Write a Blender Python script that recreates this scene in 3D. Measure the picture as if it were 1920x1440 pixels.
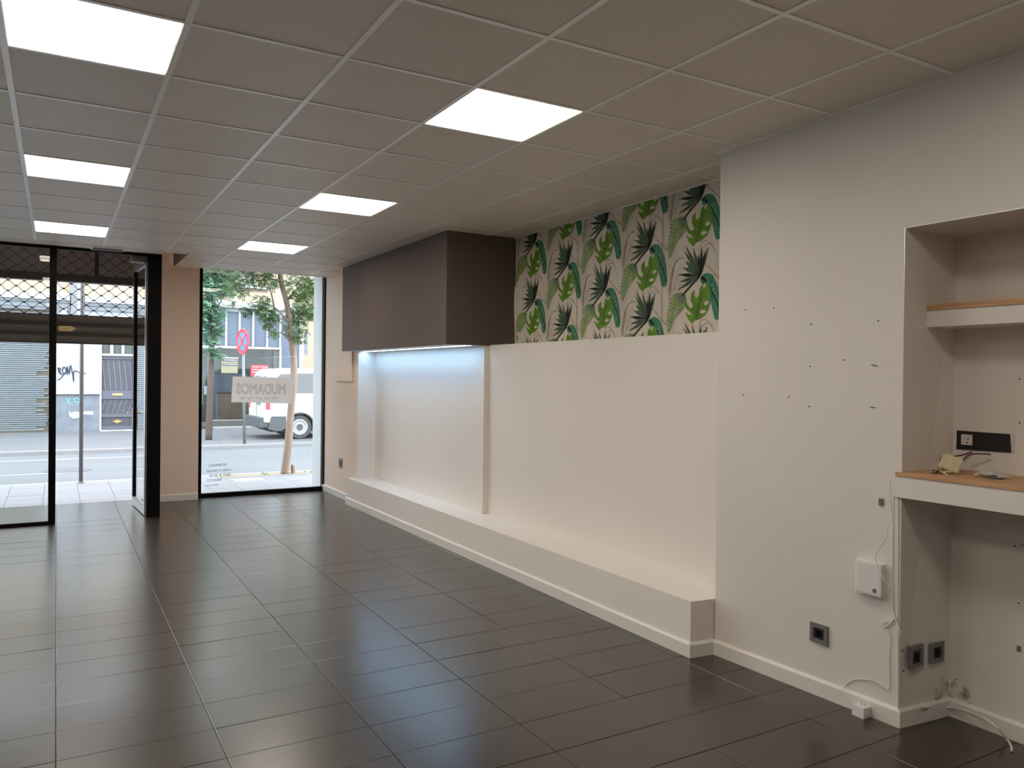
import bpy, bmesh, math, random
from mathutils import Vector, Matrix, Quaternion
random.seed(7)
D = bpy.data
SC = bpy.context.scene
COL = SC.collection
for o in list(D.objects):
    D.objects.remove(o)

# ------------------------------------------------------------ camera
YAW, PITCH, ROLL, FPX, EYE = 0.526633, -0.0096725, 0.01245, 1470.117, 1.5905
def cam_axes():
    cy, sy = math.cos(YAW), math.sin(YAW)
    f = Vector((sy*math.cos(PITCH), cy*math.cos(PITCH), math.sin(PITCH)))
    r = Vector((cy, -sy, 0)); u = r.cross(f)
    c, s = math.cos(ROLL), math.sin(ROLL)
    return r*c+u*s, u*c-r*s, f
_r, _u, _f = cam_axes()
cd = D.cameras.new('camera'); cam = D.objects.new('camera', cd); COL.objects.link(cam)
cd.sensor_width = 36.0; cd.lens = FPX/1920*36.0; cd.clip_start = 0.05; cd.clip_end = 200
m = Matrix.Identity(4)
for i in range(3):
    m[i][0], m[i][1], m[i][2] = _r[i], _u[i], -_f[i]
m[2][3] = EYE
cam.matrix_world = m
SC.camera = cam

# ------------------------------------------------------------ world, exposure, lamps
W = D.worlds.new('sky'); SC.world = W; W.use_nodes = True
bg = W.node_tree.nodes['Background']
bg.inputs[0].default_value = (0.84, 0.92, 1.0, 1); bg.inputs[1].default_value = 5.6
PANEL_W = 16.0      # emission of the ceiling panels
LED_W = 12.5        # emission of the strip under the bulkhead
SC.view_settings.view_transform = 'Standard'; SC.view_settings.look = 'None'
SC.view_settings.exposure = 0.26; SC.view_settings.gamma = 1.0
SC.view_settings.use_curve_mapping = False
SC.cycles.max_bounces = 14; SC.cycles.diffuse_bounces = 8; SC.cycles.glossy_bounces = 5
SC.cycles.transparent_max_bounces = 16
SC.cycles.sample_clamp_indirect = 6.0

# ------------------------------------------------------------ materials
def mat(name, col, rough=0.6, metal=0.0, spec=0.5, noise=0.0, nscale=6.0, stretch=None, bump=0.0, bscale=60.0, rand=0.0, emit=None, coat=0.0, ior=None, rvar=0.0):
    m = D.materials.new(name); m.use_nodes = True
    nt = m.node_tree; N = nt.nodes; L = nt.links
    b = N['Principled BSDF']
    b.inputs['Base Color'].default_value = (*col, 1); b.inputs['Roughness'].default_value = rough
    b.inputs['Metallic'].default_value = metal; b.inputs['Specular IOR Level'].default_value = spec
    if ior: b.inputs['IOR'].default_value = ior
    if coat: b.inputs['Coat Weight'].default_value = coat
    if emit:
        b.inputs['Emission Color'].default_value = (*emit[0], 1); b.inputs['Emission Strength'].default_value = emit[1]
    if noise or bump or rand:
        tc = N.new('ShaderNodeTexCoord'); mp = N.new('ShaderNodeMapping'); L.new(tc.outputs['Object'], mp.inputs[0])
        if stretch: mp.inputs['Scale'].default_value = stretch
        oi = N.new('ShaderNodeObjectInfo')
        if rand:
            cb = N.new('ShaderNodeCombineXYZ')
            ml = N.new('ShaderNodeMath'); ml.operation = 'MULTIPLY'; ml.inputs[1].default_value = 40
            L.new(oi.outputs['Random'], ml.inputs[0])
            for k in range(3): L.new(ml.outputs[0], cb.inputs[k])
            L.new(cb.outputs[0], mp.inputs['Location'])
        src = None
        if noise or rand:
            nz = N.new('ShaderNodeTexNoise'); nz.inputs['Scale'].default_value = nscale; nz.inputs['Detail'].default_value = 6
            L.new(mp.outputs[0], nz.inputs['Vector'])
            mr = N.new('ShaderNodeMapRange'); mr.inputs[1].default_value = 0.25; mr.inputs[2].default_value = 0.75
            mr.inputs[3].default_value = 1-noise; mr.inputs[4].default_value = 1+noise
            L.new(nz.outputs['Fac'], mr.inputs[0]); src = mr.outputs[0]
            if rand:
                m2 = N.new('ShaderNodeMapRange'); m2.inputs[3].default_value = 1-rand; m2.inputs[4].default_value = 1+rand
                L.new(oi.outputs['Random'], m2.inputs[0])
                mm = N.new('ShaderNodeMath'); mm.operation = 'MULTIPLY'; L.new(src, mm.inputs[0]); L.new(m2.outputs[0], mm.inputs[1]); src = mm.outputs[0]
            mx = N.new('ShaderNodeVectorMath'); mx.operation = 'SCALE'
            mx.inputs[0].default_value = col; L.new(src, mx.inputs['Scale']); L.new(mx.outputs[0], b.inputs['Base Color'])
            if rvar:
                m3 = N.new('ShaderNodeMapRange'); m3.inputs[1].default_value = .3; m3.inputs[2].default_value = .7
                m3.inputs[3].default_value = rough-rvar; m3.inputs[4].default_value = rough+rvar
                L.new(nz.outputs['Fac'], m3.inputs[0]); L.new(m3.outputs[0], b.inputs['Roughness'])
        if bump:
            n2 = N.new('ShaderNodeTexNoise'); n2.inputs['Scale'].default_value = bscale; n2.inputs['Detail'].default_value = 4
            L.new(mp.outputs[0], n2.inputs['Vector'])
            bp = N.new('ShaderNodeBump'); bp.inputs['Strength'].default_value = bump; bp.inputs['Distance'].default_value = 0.01
            L.new(n2.outputs['Fac'], bp.inputs['Height']); L.new(bp.outputs[0], b.inputs['Normal'])
    return m

def glass_mat(name, tint=(0.97, 0.99, 0.985), refl=1.0):
    m = D.materials.new(name); m.use_nodes = True; nt = m.node_tree; N = nt.nodes; L = nt.links
    N.clear(); out = N.new('ShaderNodeOutputMaterial')
    tr = N.new('ShaderNodeBsdfTransparent'); tr.inputs[0].default_value = (*tint, 1)
    gl = N.new('ShaderNodeBsdfGlossy'); gl.inputs['Roughness'].default_value = 0.0
    fr = N.new('ShaderNodeFresnel'); fr.inputs[0].default_value = 1.45
    mu = N.new('ShaderNodeMath'); mu.operation = 'MULTIPLY'; mu.inputs[1].default_value = refl; L.new(fr.outputs[0], mu.inputs[0])
    mx = N.new('ShaderNodeMixShader'); L.new(mu.outputs[0], mx.inputs[0]); L.new(tr.outputs[0], mx.inputs[1]); L.new(gl.outputs[0], mx.inputs[2])
    L.new(mx.outputs[0], out.inputs[0])
    return m

def light_mat(name, col, strength, tubes=False):
    m = D.materials.new(name); m.use_nodes = True; nt = m.node_tree; N = nt.nodes; L = nt.links
    N.clear(); out = N.new('ShaderNodeOutputMaterial'); em = N.new('ShaderNodeEmission')
    em.inputs[0].default_value = (*col, 1); em.inputs[1].default_value = strength
    if tubes:   # two tubes behind an opal sheet: brighter bands along both long sides
        tc = N.new('ShaderNodeTexCoord'); sp = N.new('ShaderNodeSeparateXYZ'); L.new(tc.outputs['Object'], sp.inputs[0])
        ab = N.new('ShaderNodeMath'); ab.operation = 'ABSOLUTE'; L.new(sp.outputs['Y'], ab.inputs[0])
        mr = N.new('ShaderNodeMapRange'); mr.inputs[1].default_value = 0.02; mr.inputs[2].default_value = 0.17
        mr.inputs[3].default_value = strength*0.5; mr.inputs[4].default_value = strength
        L.new(ab.outputs[0], mr.inputs[0]); L.new(mr.outputs[0], em.inputs[1])
    L.new(em.outputs[0], out.inputs[0])
    return m

M = {
 'wall': mat('white_paint', (0.73, 0.70, 0.66), 0.75, noise=0.02, nscale=2, bump=0.05, bscale=90),
 'panel': mat('white_board', (0.78, 0.735, 0.69), 0.6, noise=0.02, nscale=1.2),
 'beige': mat('beige_paint', (0.825, 0.683, 0.581), 0.8, noise=0.03, nscale=2, bump=0.05, bscale=90),
 'tile_ceiling': mat('ceiling_tile', (0.780, 0.695, 0.610), 0.42, ior=1.75, noise=0.03, nscale=30, rand=0.02, bump=0.25, bscale=220),
 'rail': mat('white_rail', (0.90, 0.89, 0.87), 0.30, ior=2.6),
 'brown': mat('dark_taupe_paint', (0.111, 0.081, 0.070), 0.7, noise=0.04, nscale=3, bump=0.04, bscale=100),
 'floor': mat('floor_tile', (0.031, 0.022, 0.015), 0.26, noise=0.09, nscale=5, stretch=(1, 9, 1), rand=0.05, ior=1.9, rvar=0.0),
 'grout': mat('grout', (0.045, 0.036, 0.030), 0.8),
 'base': mat('baseboard', (0.76, 0.735, 0.69), 0.4),
 'black': mat('black_frame', (0.004, 0.003, 0.004), 0.5, spec=0.08),
 'metal': mat('door_metal', (0.30, 0.28, 0.26), 0.35, metal=0.7),
 'steel': mat('steel', (0.62, 0.60, 0.56), 0.28, metal=1.0),
 'glass': glass_mat('glass', refl=0.8),
 'lamp': light_mat('opal_panel', (1.0, 0.89, 0.76), PANEL_W, tubes=True),
 'led': light_mat('led', (0.40, 0.68, 1.0), LED_W),
 'wood': mat('oak', (0.50, 0.29, 0.15), 0.5, noise=0.25, nscale=6, stretch=(12, 1, 12), bump=0.05),
 'wallpaper': mat('wallpaper', (0.66, 0.60, 0.53), 0.8, noise=0.03, nscale=4),
 'white_plastic': mat('white_plastic', (0.74, 0.73, 0.72), 0.35),
 'grey_plastic': mat('grey_plastic', (0.17, 0.16, 0.165), 0.35),
 'dark': mat('dark_hole', (0.006, 0.006, 0.006), 0.5),
 'paper': mat('paper', (0.62, 0.60, 0.585), 0.8, noise=0.03, nscale=20),
 'pencil': mat('grey_ink', (0.22, 0.20, 0.20), 0.8),
 'ink': mat('black_ink', (0.03, 0.03, 0.035), 0.6),
 'sponge': mat('cream_foam', (0.66, 0.62, 0.42), 0.9, noise=0.08, nscale=30, bump=0.3, bscale=120),
 'purple': mat('purple_cable', (0.09, 0.04, 0.075), 0.4),
 'shutter': mat('shutter_steel', (0.115, 0.098, 0.082), 0.5, metal=0.3, noise=0.15, nscale=6, stretch=(1, 1, 6)),
 'shutter_dark': mat('shutter_groove', (0.035, 0.027, 0.023), 0.6),
 'iron': mat('dark_iron', (0.035, 0.028, 0.028), 0.5, metal=0.4),
 'brass': mat('brass', (0.50, 0.38, 0.17), 0.4, metal=0.6),
 'signbox': mat('grey_box', (0.17, 0.15, 0.14), 0.7),
 'slab': mat('paving', (0.196, 0.192, 0.203), 0.85, noise=0.06, nscale=8, rand=0.03, bump=0.1, bscale=120),
 'kerb': mat('kerb_stone', (0.246, 0.238, 0.242), 0.85, noise=0.05, nscale=8),
 'road': mat('asphalt', (0.120, 0.124, 0.132), 0.9, noise=0.10, nscale=1.2, stretch=(0.3, 1, 1), bump=0.2, bscale=150),
 'roadline': mat('road_paint', (0.220, 0.220, 0.224), 0.8, noise=0.08, nscale=10),
 'tar': mat('tar', (0.095, 0.099, 0.111), 0.8),
 'plaster_blue': mat('pale_plaster', (0.361, 0.411, 0.479), 0.85, noise=0.06, nscale=2.5),
 'plaster_low': mat('weathered_plaster', (0.162, 0.176, 0.203), 0.9, noise=0.22, nscale=3.5),
 'plaster_cream': mat('cream_plaster', (0.347, 0.287, 0.209), 0.9, noise=0.06, nscale=2),
 'plaster_white': mat('white_plaster', (0.398, 0.405, 0.411), 0.85, noise=0.05, nscale=3),
 'blue_panel': mat('blue_grey_panel', (0.099, 0.122, 0.167), 0.6, noise=0.08, nscale=2),
 'roll_steel': mat('roll_shutter', (0.171, 0.190, 0.203), 0.5, noise=0.12, nscale=4, stretch=(1, 1, 5)),
 'rust': mat('grimy_steel', (0.117, 0.099, 0.076), 0.8, noise=0.3, nscale=8),
 'door_grey': mat('door_panel', (0.068, 0.068, 0.082), 0.5, noise=0.1, nscale=3),
 'door_frame': mat('door_rail', (0.102, 0.109, 0.136), 0.5),
 'shop_frame': mat('shop_frame', (0.090, 0.086, 0.076), 0.5),
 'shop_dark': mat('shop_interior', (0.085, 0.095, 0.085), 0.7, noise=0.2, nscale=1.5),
 'counter': mat('counter_wood', (0.135, 0.095, 0.068), 0.6, noise=0.1),
 'notice': mat('yellow_notice', (0.270, 0.243, 0.162), 0.7),
 'red': mat('red_paint', (0.62, 0.045, 0.06), 0.5),
 'blue': mat('blue_paint', (0.06, 0.20, 0.62), 0.5),
 'pole': mat('galvanised', (0.180, 0.198, 0.212), 0.45, metal=0.4),
 'pole_brown': mat('dull_pole', (0.149, 0.140, 0.140), 0.6, metal=0.2),
 'carwhite': mat('car_paint', (0.60, 0.62, 0.64), 0.2, coat=0.6),
 'cargrey': mat('car_bumper', (0.07, 0.075, 0.08), 0.55),
 'carglass': mat('car_window', (0.055, 0.055, 0.06), 0.08, spec=0.8),
 'tyre': mat('tyre', (0.05, 0.05, 0.05), 0.7),
 'rim': mat('wheel_steel', (0.55, 0.56, 0.58), 0.35, metal=0.5),
 'bark': mat('bark', (0.24, 0.17, 0.13), 0.85, noise=0.25, nscale=12, stretch=(1, 1, .3), bump=0.3, bscale=60),
 'leaf': mat('leaf', (0.090, 0.172, 0.041), 0.5, noise=0.3, nscale=1.5),
 'leaf_pale': mat('leaf_pale', (0.133, 0.251, 0.159), 0.5, noise=0.25, nscale=1.5),
 'soil': mat('dry_soil', (0.225, 0.180, 0.135), 0.95, noise=0.2, nscale=10),
 'cyan': mat('cyan_spray', (0.12, 0.55, 0.65), 0.6),
}

def stain_mat():
    m = D.materials.new('damp_stain'); m.use_nodes = True; nt = m.node_tree; N = nt.nodes; L = nt.links
    b = N['Principled BSDF']; b.inputs['Base Color'].default_value = (.34, .24, .15, 1); b.inputs['Roughness'].default_value = .9
    tc = N.new('ShaderNodeTexCoord'); nz = N.new('ShaderNodeTexNoise'); nz.inputs['Scale'].default_value = 24; nz.inputs['Detail'].default_value = 5
    L.new(tc.outputs['Object'], nz.inputs['Vector'])
    mr = N.new('ShaderNodeMapRange'); mr.inputs[1].default_value = .42; mr.inputs[2].default_value = .72; mr.inputs[3].default_value = 0; mr.inputs[4].default_value = .75
    L.new(nz.outputs['Fac'], mr.inputs[0]); L.new(mr.outputs[0], b.inputs['Alpha'])
    return m
M['stain'] = stain_mat()
def paper_mat():
    m = D.materials.new('thin_paper'); m.use_nodes = True; nt = m.node_tree; N = nt.nodes; L = nt.links
    N.clear(); out = N.new('ShaderNodeOutputMaterial'); d = N.new('ShaderNodeBsdfDiffuse'); t = N.new('ShaderNodeBsdfTranslucent'); mx = N.new('ShaderNodeMixShader')
    d.inputs[0].default_value = (.82, .79, .77, 1); t.inputs[0].default_value = (.92, .88, .86, 1); mx.inputs[0].default_value = .6
    L.new(d.outputs[0], mx.inputs[1]); L.new(t.outputs[0], mx.inputs[2]); L.new(mx.outputs[0], out.inputs[0]); return m
M['thin_paper'] = paper_mat()
M['bark_dark'] = mat('bark_dark', (0.085, 0.060, 0.048), 0.85, noise=0.25, nscale=12, stretch=(1, 1, .3))

# ------------------------------------------------------------ helpers
def wloc(o):
    v = Vector((0, 0, 0))
    while o is not None:
        v += o.location; o = o.parent
    return v
def setp(o, label=None, cat=None, group=None, kind=None):
    if label: o['label'] = label
    if cat: o['category'] = cat
    if group: o['group'] = group
    if kind: o['kind'] = kind
    return o
def new(): return bmesh.new()
def obj(name, bm, mt, parent=None, label=None, cat=None, group=None, kind=None, smooth=False, loc=None, bevel=0.0, keep=False):
    """one mesh object, geometry given in world metres"""
    if bevel:
        bmesh.ops.bevel(bm, geom=[e for e in bm.edges], offset=bevel, segments=2, affect='EDGES', profile=0.7)
    off = wloc(parent) if parent is not None else Vector((0, 0, 0))
    l = Vector(loc) if loc is not None else (Vector((0, 0, 0)) if parent is not None else None)
    if l is None:
        cs = [v.co for v in bm.verts]
        l = Vector((sum(c.x for c in cs)/len(cs), sum(c.y for c in cs)/len(cs), min(c.z for c in cs))) if cs else Vector((0, 0, 0))
    if loc is not None and parent is not None: l = Vector(loc)-off
    if not keep: bmesh.ops.translate(bm, verts=bm.verts, vec=-(off+l))
    me = D.meshes.new(name); bm.normal_update(); bm.to_mesh(me); bm.free()
    for mm in (mt if isinstance(mt, (list, tuple)) else [mt]): me.materials.append(M[mm] if isinstance(mm, str) else mm)
    if smooth:
        for p in me.polygons: p.use_smooth = True
    o = D.objects.new(name, me); COL.objects.link(o); o.location = l
    if parent is not None: o.parent = parent
    return setp(o, label, cat, group, kind)
def thing(name, label, cat, loc, group=None, kind=None):
    o = D.objects.new(name, None); o.empty_display_size = 0.05; COL.objects.link(o); o.location = loc
    return setp(o, label, cat, group, kind)
def dup(root, loc, label=None):
    r = root.copy(); COL.objects.link(r); r.location = loc
    if label: r['label'] = label
    for ch in list(root.children):
        c = ch.copy(); COL.objects.link(c); c.parent = r
        for g in ch.children:
            d = g.copy(); COL.objects.link(d); d.parent = c
    return r
def box(bm, x0, x1, y0, y1, z0, z1, mi=0):
    vs = [bm.verts.new((x, y, z)) for x in (x0, x1) for y in (y0, y1) for z in (z0, z1)]
    for f in ((0, 1, 3, 2), (4, 6, 7, 5), (0, 4, 5, 1), (2, 3, 7, 6), (0, 2, 6, 4), (1, 5, 7, 3)):
        bm.faces.new([vs[i] for i in f]).material_index = mi
    return bm
def bx(*a, mi=0): return box(new(), *a, mi=mi)
def quad(bm, pts, mi=0):
    f = bm.faces.new([bm.verts.new(p) for p in pts]); f.material_index = mi; return f
def extrude_poly(bm, pts, vec, mi=0):
    """solid from a planar polygon pushed along vec"""
    n = len(pts); vec = Vector(vec)
    a = [bm.verts.new(p) for p in pts]; b = [bm.verts.new(Vector(p)+vec) for p in pts]
    fs = [bm.faces.new(a), bm.faces.new(list(reversed(b)))]
    for i in range(n): fs.append(bm.faces.new((a[i], b[i], b[(i+1) % n], a[(i+1) % n])))
    for f in fs: f.material_index = mi
    return bm
def tube(bm, pts, r, n=8, mi=0, caps=True):
    pts = [Vector(p) for p in pts]; rings = []
    rs = r if isinstance(r, (list, tuple)) else [r]*len(pts)
    up = Vector((0, 0, 1)); prev = None
    for i, p in enumerate(pts):
        t = (pts[min(i+1, len(pts)-1)]-pts[max(i-1, 0)])
        t = t.normalized() if t.length > 1e-9 else Vector((0, 0, 1))
        if prev is None:
            a = t.cross(up)
            if a.length < 1e-3: a = t.cross(Vector((1, 0, 0)))
        else:
            a = prev-t*prev.dot(t)
            if a.length < 1e-4: a = t.cross(up)
        a.normalize(); prev = a; b = t.cross(a)
        rings.append([bm.verts.new(p+(a*math.cos(2*math.pi*k/n)+b*math.sin(2*math.pi*k/n))*rs[i]) for k in range(n)])
    for i in range(len(rings)-1):
        for k in range(n):
            bm.faces.new((rings[i][k], rings[i][(k+1) % n], rings[i+1][(k+1) % n], rings[i+1][k])).material_index = mi
    if caps and n > 2:
        bm.faces.new(list(reversed(rings[0]))).material_index = mi; bm.faces.new(rings[-1]).material_index = mi
    return bm
def smooth_path(pts, k=6):
    pts = [Vector(p) for p in pts]; out = []
    for i in range(len(pts)-1):
        p0 = pts[max(i-1, 0)]; p1 = pts[i]; p2 = pts[i+1]; p3 = pts[min(i+2, len(pts)-1)]
        for j in range(k):
            t = j/k
            out.append(0.5*((2*p1)+(p2-p0)*t+(2*p0-5*p1+4*p2-p3)*t*t+(3*p1-p0-3*p2+p3)*t*t*t))
    return out+[pts[-1]]
def disc(bm, c, axis, r, depth, n=32, mi=0, r2=None):
    c = Vector(c); ax = Vector(axis).normalized()
    return tube(bm, [c-ax*depth/2, c+ax*depth/2], [r, r if r2 is None else r2], n, mi)
def text_mesh(txt, size, font_outline=0.0, spacing=1.0):
    cu = D.curves.new('t', 'FONT'); cu.body = txt; cu.size = size; cu.align_x = 'CENTER'; cu.space_character = spacing
    if font_outline:
        cu.fill_mode = 'NONE' if hasattr(cu, 'fill_mode') else cu.fill_mode
        cu.bevel_depth = font_outline; cu.bevel_resolution = 0; cu.resolution_u = 3
    else: cu.resolution_u = 2
    o = D.objects.new('t', cu); COL.objects.link(o); bpy.context.view_layer.update()
    me = D.meshes.new_from_object(o.evaluated_get(bpy.context.evaluated_depsgraph_get()))
    D.objects.remove(o); D.curves.remove(cu)
    bm = new(); bm.from_mesh(me); D.meshes.remove(me)
    return bm
# pixel -> world on a plane that really stands there
def ray(u, v):
    d = _r*((u-960)/FPX)+_u*((720-v)/FPX)+_f
    return d
def atY(u, v, Y): d = ray(u, v); return Vector((0, 0, EYE))+d*(Y/d.y)
def atX(u, v, X): d = ray(u, v); return Vector((0, 0, EYE))+d*(X/d.x)
def atZ(u, v, Z): d = ray(u, v); return Vector((0, 0, EYE))+d*((Z-EYE)/d.z)
def wX(y, z):          # the slightly leaning right-hand wall
    t = min(max(3.31-y, -0.5), 2.3)
    a = 3.303+t*0.057; b = 3.292-t*0.03
    return a+(b-a)*z/2.88
def atW(u, v):
    X = 3.3
    for _ in range(12):
        g = atX(u, v, X); X = wX(g.y, g.z)
    return g
CZ = 2.880
# ============================================================ SETTING
def S(name, bm, mt, parent=None, **k):
    return obj(name, bm, mt, parent, kind=None if parent is not None else 'structure', **k)

# ---- floor: slab of grout with tiles laid on it
GX, PX, GY, PY = 0.0075, 0.6125, 3.672, 0.3033
bm = bx(-3.2, 3.74, -3.6, 10.78, -0.06, -0.0035)
floor = S('floor', bm, 'grout', loc=(0, 0, 0))
tm = None; rest = new(); far_x = (-5, 6)
def tile_bm(w, d):
    b = bx(-w/2, w/2, -d/2, d/2, -0.004, 0.0)
    top = [e for e in b.edges if all(v.co.z > -0.001 for v in e.verts)]
    bmesh.ops.bevel(b, geom=top, offset=0.0012, segments=1, affect='EDGES')
    return b
T = 0.0034
proto = None
for i in range(-6, 7):
    x0, x1 = GX+PX*i, GX+PX*(i+1)
    x0c, x1c = max(x0, -3.2), min(x1, 3.735)
    if x1c-x0c < 0.03: continue
    for j in range(-24, 25):
        y0, y1 = GY+PY*j, GY+PY*(j+1)
        y0c, y1c = max(y0, -3.6), min(y1, 10.775)
        if y1c-y0c < 0.03: continue
        full = (x1c-x0c > PX-.001) and (y1c-y0c > PY-.001)
        vis = (y0 > 1.35) and (-1.3 < x0 < 3.7) and (x1 > (-0.07*y0-0.15)) and (x0 < 2.05*y0+0.2)
        cx, cy = (x0c+x1c)/2, (y0c+y1c)/2
        if not vis:
            box(rest, x0c+T/2, x1c-T/2, y0c+T/2, y1c-T/2, -0.003, 0.0); continue
        if full and proto is not None:
            o = D.objects.new('floor_tile', proto.data); COL.objects.link(o); o.parent = floor
        else:
            o = obj('floor_tile', tile_bm(x1c-x0c-T, y1c-y0c-T), 'floor', floor, keep=True)
            if full: proto = o
        o.location = (cx, cy, random.uniform(-0.0003, 0.0002))
        o.rotation_euler = (random.gauss(0, 0.0022), random.gauss(0, 0.0008), 0)
obj('floor_tile_field', rest, 'floor', floor, kind='stuff')

# ---- ceiling: grid rails and lay-in tiles
RX0, RY0 = -0.1863, 3.130
bm = new(); box(bm, -3.2, 3.78, -3.6, 10.9, 3.12, 3.2)
ceiling = S('ceiling', bm, 'beige', loc=(0, 0, 0))
LIGHTS = [(0, 0), (0, 4), (0, 8), (3, 0), (3, 4), (3, 8), (0, -4), (3, -4), (-3, 0), (-3, 4)]
def tlimits(i, j):
    x0, x1 = RX0+.6*i, RX0+.6*(i+1); y0, y1 = RY0+.6*j, RY0+.6*(j+1)
    return x0, x1, y0, y1
rest = new(); proto = None
def add_ctile(x0, x1, y0, y1, vis):
    global proto
    if x1-x0 < 0.03 or y1-y0 < 0.03: return
    if not vis: box(rest, x0, x1, y0, y1, CZ+.004, CZ+.018); return
    full = abs(x1-x0-.594) < .002 and abs(y1-y0-.594) < .002
    if full and proto is not None:
        o = D.objects.new('ceiling_tile', proto.data); COL.objects.link(o); o.parent = ceiling
    else:
        w, d = (x1-x0)/2, (y1-y0)/2
        b = bx(-w, w, -d, d, 0, 0.014)
        lo = [e for e in b.edges if all(v.co.z < 0.001 for v in e.verts)]
        bmesh.ops.bevel(b, geom=lo, offset=0.003, segments=1, affect='EDGES')
        o = obj('ceiling_tile', b, 'tile_ceiling', ceiling, keep=True)
        if full: proto = o
    o.location = ((x0+x1)/2, (y0+y1)/2, CZ+.004)
for i in range(-6, 7):
    for j in range(-12, 12):
        if (i, j) in LIGHTS: continue
        x0, x1, y0, y1 = tlimits(i, j); g = .003
        a0, a1, b0, b1 = x0+g, x1-g, y0+g, y1-g
        a0 = max(a0, -3.2); b0 = max(b0, -3.6)
        vis = i >= -2 and j >= -3
        if y0 >= 9.1 and x1 < 1.1: continue            # plain strip over the doorway
        if j == 11: b1 = min(b1, 10.30)
        if y0 >= 9.1 and i == 2: a0 = 1.235 if True else a0
        if a1 > 3.20:                                   # cells the right wall cuts
            if b0 < 3.31 < b1:
                add_ctile(a0, min(a1, 3.265), b0, 3.31, vis); add_ctile(a0, min(a1, 3.72), 3.31, b1, vis); continue
            lim = 3.262 if b1 <= 3.32 else (3.72 if y1 < 9.2 else 3.18)
            a1 = min(a1, lim)
        if a1 > 3.0 and b1 > 6.35 and b0 < 9.2:         # under/behind the dark bulkhead
            if b0 < 6.35: add_ctile(a0, a1, b0, 6.3495, vis)
            a1 = min(a1, 3.004); b0 = max(b0, 6.3465)
            if a0 > 2.99: continue
        add_ctile(a0, a1, b0, b1, vis)
obj('ceiling_tile_field', rest, 'tile_ceiling', ceiling, kind='stuff')
for i in range(-5, 7):                                   # main rails
    x = RX0+.6*i; y1 = 9.13 if x < 1.1 else 10.30
    segs = [(-3.6, y1)]
    if x > 3.27: segs = [(3.31, 6.35)]
    elif x > 3.0: segs = [(-3.6, 6.35), (9.3, 10.30)]
    for a, b in segs: obj('main_rail', bx(x-.012, x+.012, a, b, CZ, CZ+.0038), 'rail', ceiling)
for j in range(-11, 13):
    y = RY0+.6*j
    if y > 10.32: continue
    x1 = 3.262 if y < 3.31 else 3.72
    if 6.35 < y < 9.29: x1 = 3.0
    if y > 9.29: x1 = 3.18
    x0 = -3.2
    if y > 9.14: x0 = 1.235
    obj('cross_rail', bx(x0, x1, y-.011, y+.011, CZ+.0006, CZ+.0038), 'rail', ceiling)
obj('edge_rail', bx(1.225, 3.18, 10.295, 10.32, CZ, CZ+.02), 'rail', ceiling)
obj('edge_rail', bx(1.222, 1.236, 9.20, 10.32, CZ-.001, CZ+.20), 'signbox', ceiling)
obj('edge_strip', bx(-3.2, 1.0, 9.142, 9.46, CZ-.001, CZ+.02), 'tile_ceiling', ceiling)
obj('edge_strip', bx(1.0, 1.222, 9.142, 9.21, CZ-.001, CZ+.02), 'tile_ceiling', ceiling)
# angled rail along the wall
obj('wall_angle', bx(3.245, 3.30, -3.6, 3.31, CZ, CZ+.012), 'rail', ceiling)
obj('wall_angle', bx(3.695, 3.72, 3.31, 6.35, CZ, CZ+.012), 'rail', ceiling)

# ---- walls
def surf(bm, ys, zs, fx):
    g = [[bm.verts.new((fx(y, z), y, z)) for z in zs] for y in ys]
    for a in range(len(ys)-1):
        for b in range(len(zs)-1): bm.faces.new((g[a][b], g[a+1][b], g[a+1][b+1], g[a][b+1]))
def lin(a, b, n): return [a+(b-a)*k/n for k in range(n+1)]
NY = 2.20; NT = 2.276; NB = 3.70; NE = 0.9
bm = new()
surf(bm, lin(NY, 3.31, 6), lin(0, NT, 8), wX)
surf(bm, lin(NY, 3.31, 6), lin(NT, 2.95, 3), wX)
surf(bm, lin(NE, NY, 6), lin(NT, 2.95, 3), wX)
surf(bm, lin(-3.6, NE, 8), lin(0, 2.95, 6), wX)
# lean of the niche edge (it tips towards the camera at the top)
for v in bm.verts:
    if abs(v.co.y-NY) < 1e-4: v.co.y = NY+.006-.02*v.co.z; v.co.x = wX(v.co.y, v.co.z)
quad(bm, [(wX(3.31, 0), 3.31, 0), (3.76, 3.31, 0), (3.76, 3.31, 2.95), (wX(3.31, 2.88), 3.31, 2.95)])
# niche lining
def ny(z): return NY+.006-.02*z
quad(bm, [(wX(NY, 0), ny(0), 0), (NB, 2.172, 0), (NB, 2.172, NT), (wX(NY, NT), ny(NT), NT)])
quad(bm, [(NB, 2.172, 0), (NB, NE, 0), (NB, NE, NT), (NB, 2.172, NT)])
quad(bm, [(wX(NY, NT), ny(NT), NT), (NB, 2.172, NT), (NB, NE, NT), (wX(NE, NT), NE, NT)])
quad(bm, [(wX(NE, 0), NE, 0), (NB, NE, 0), (NB, NE, NT), (wX(NE, NT), NE, NT)])
bmesh.ops.recalc_face_normals(bm, faces=bm.faces)
wall_right = S('wall_right', bm, 'wall', loc=(3.3, 0, 0))
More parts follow.
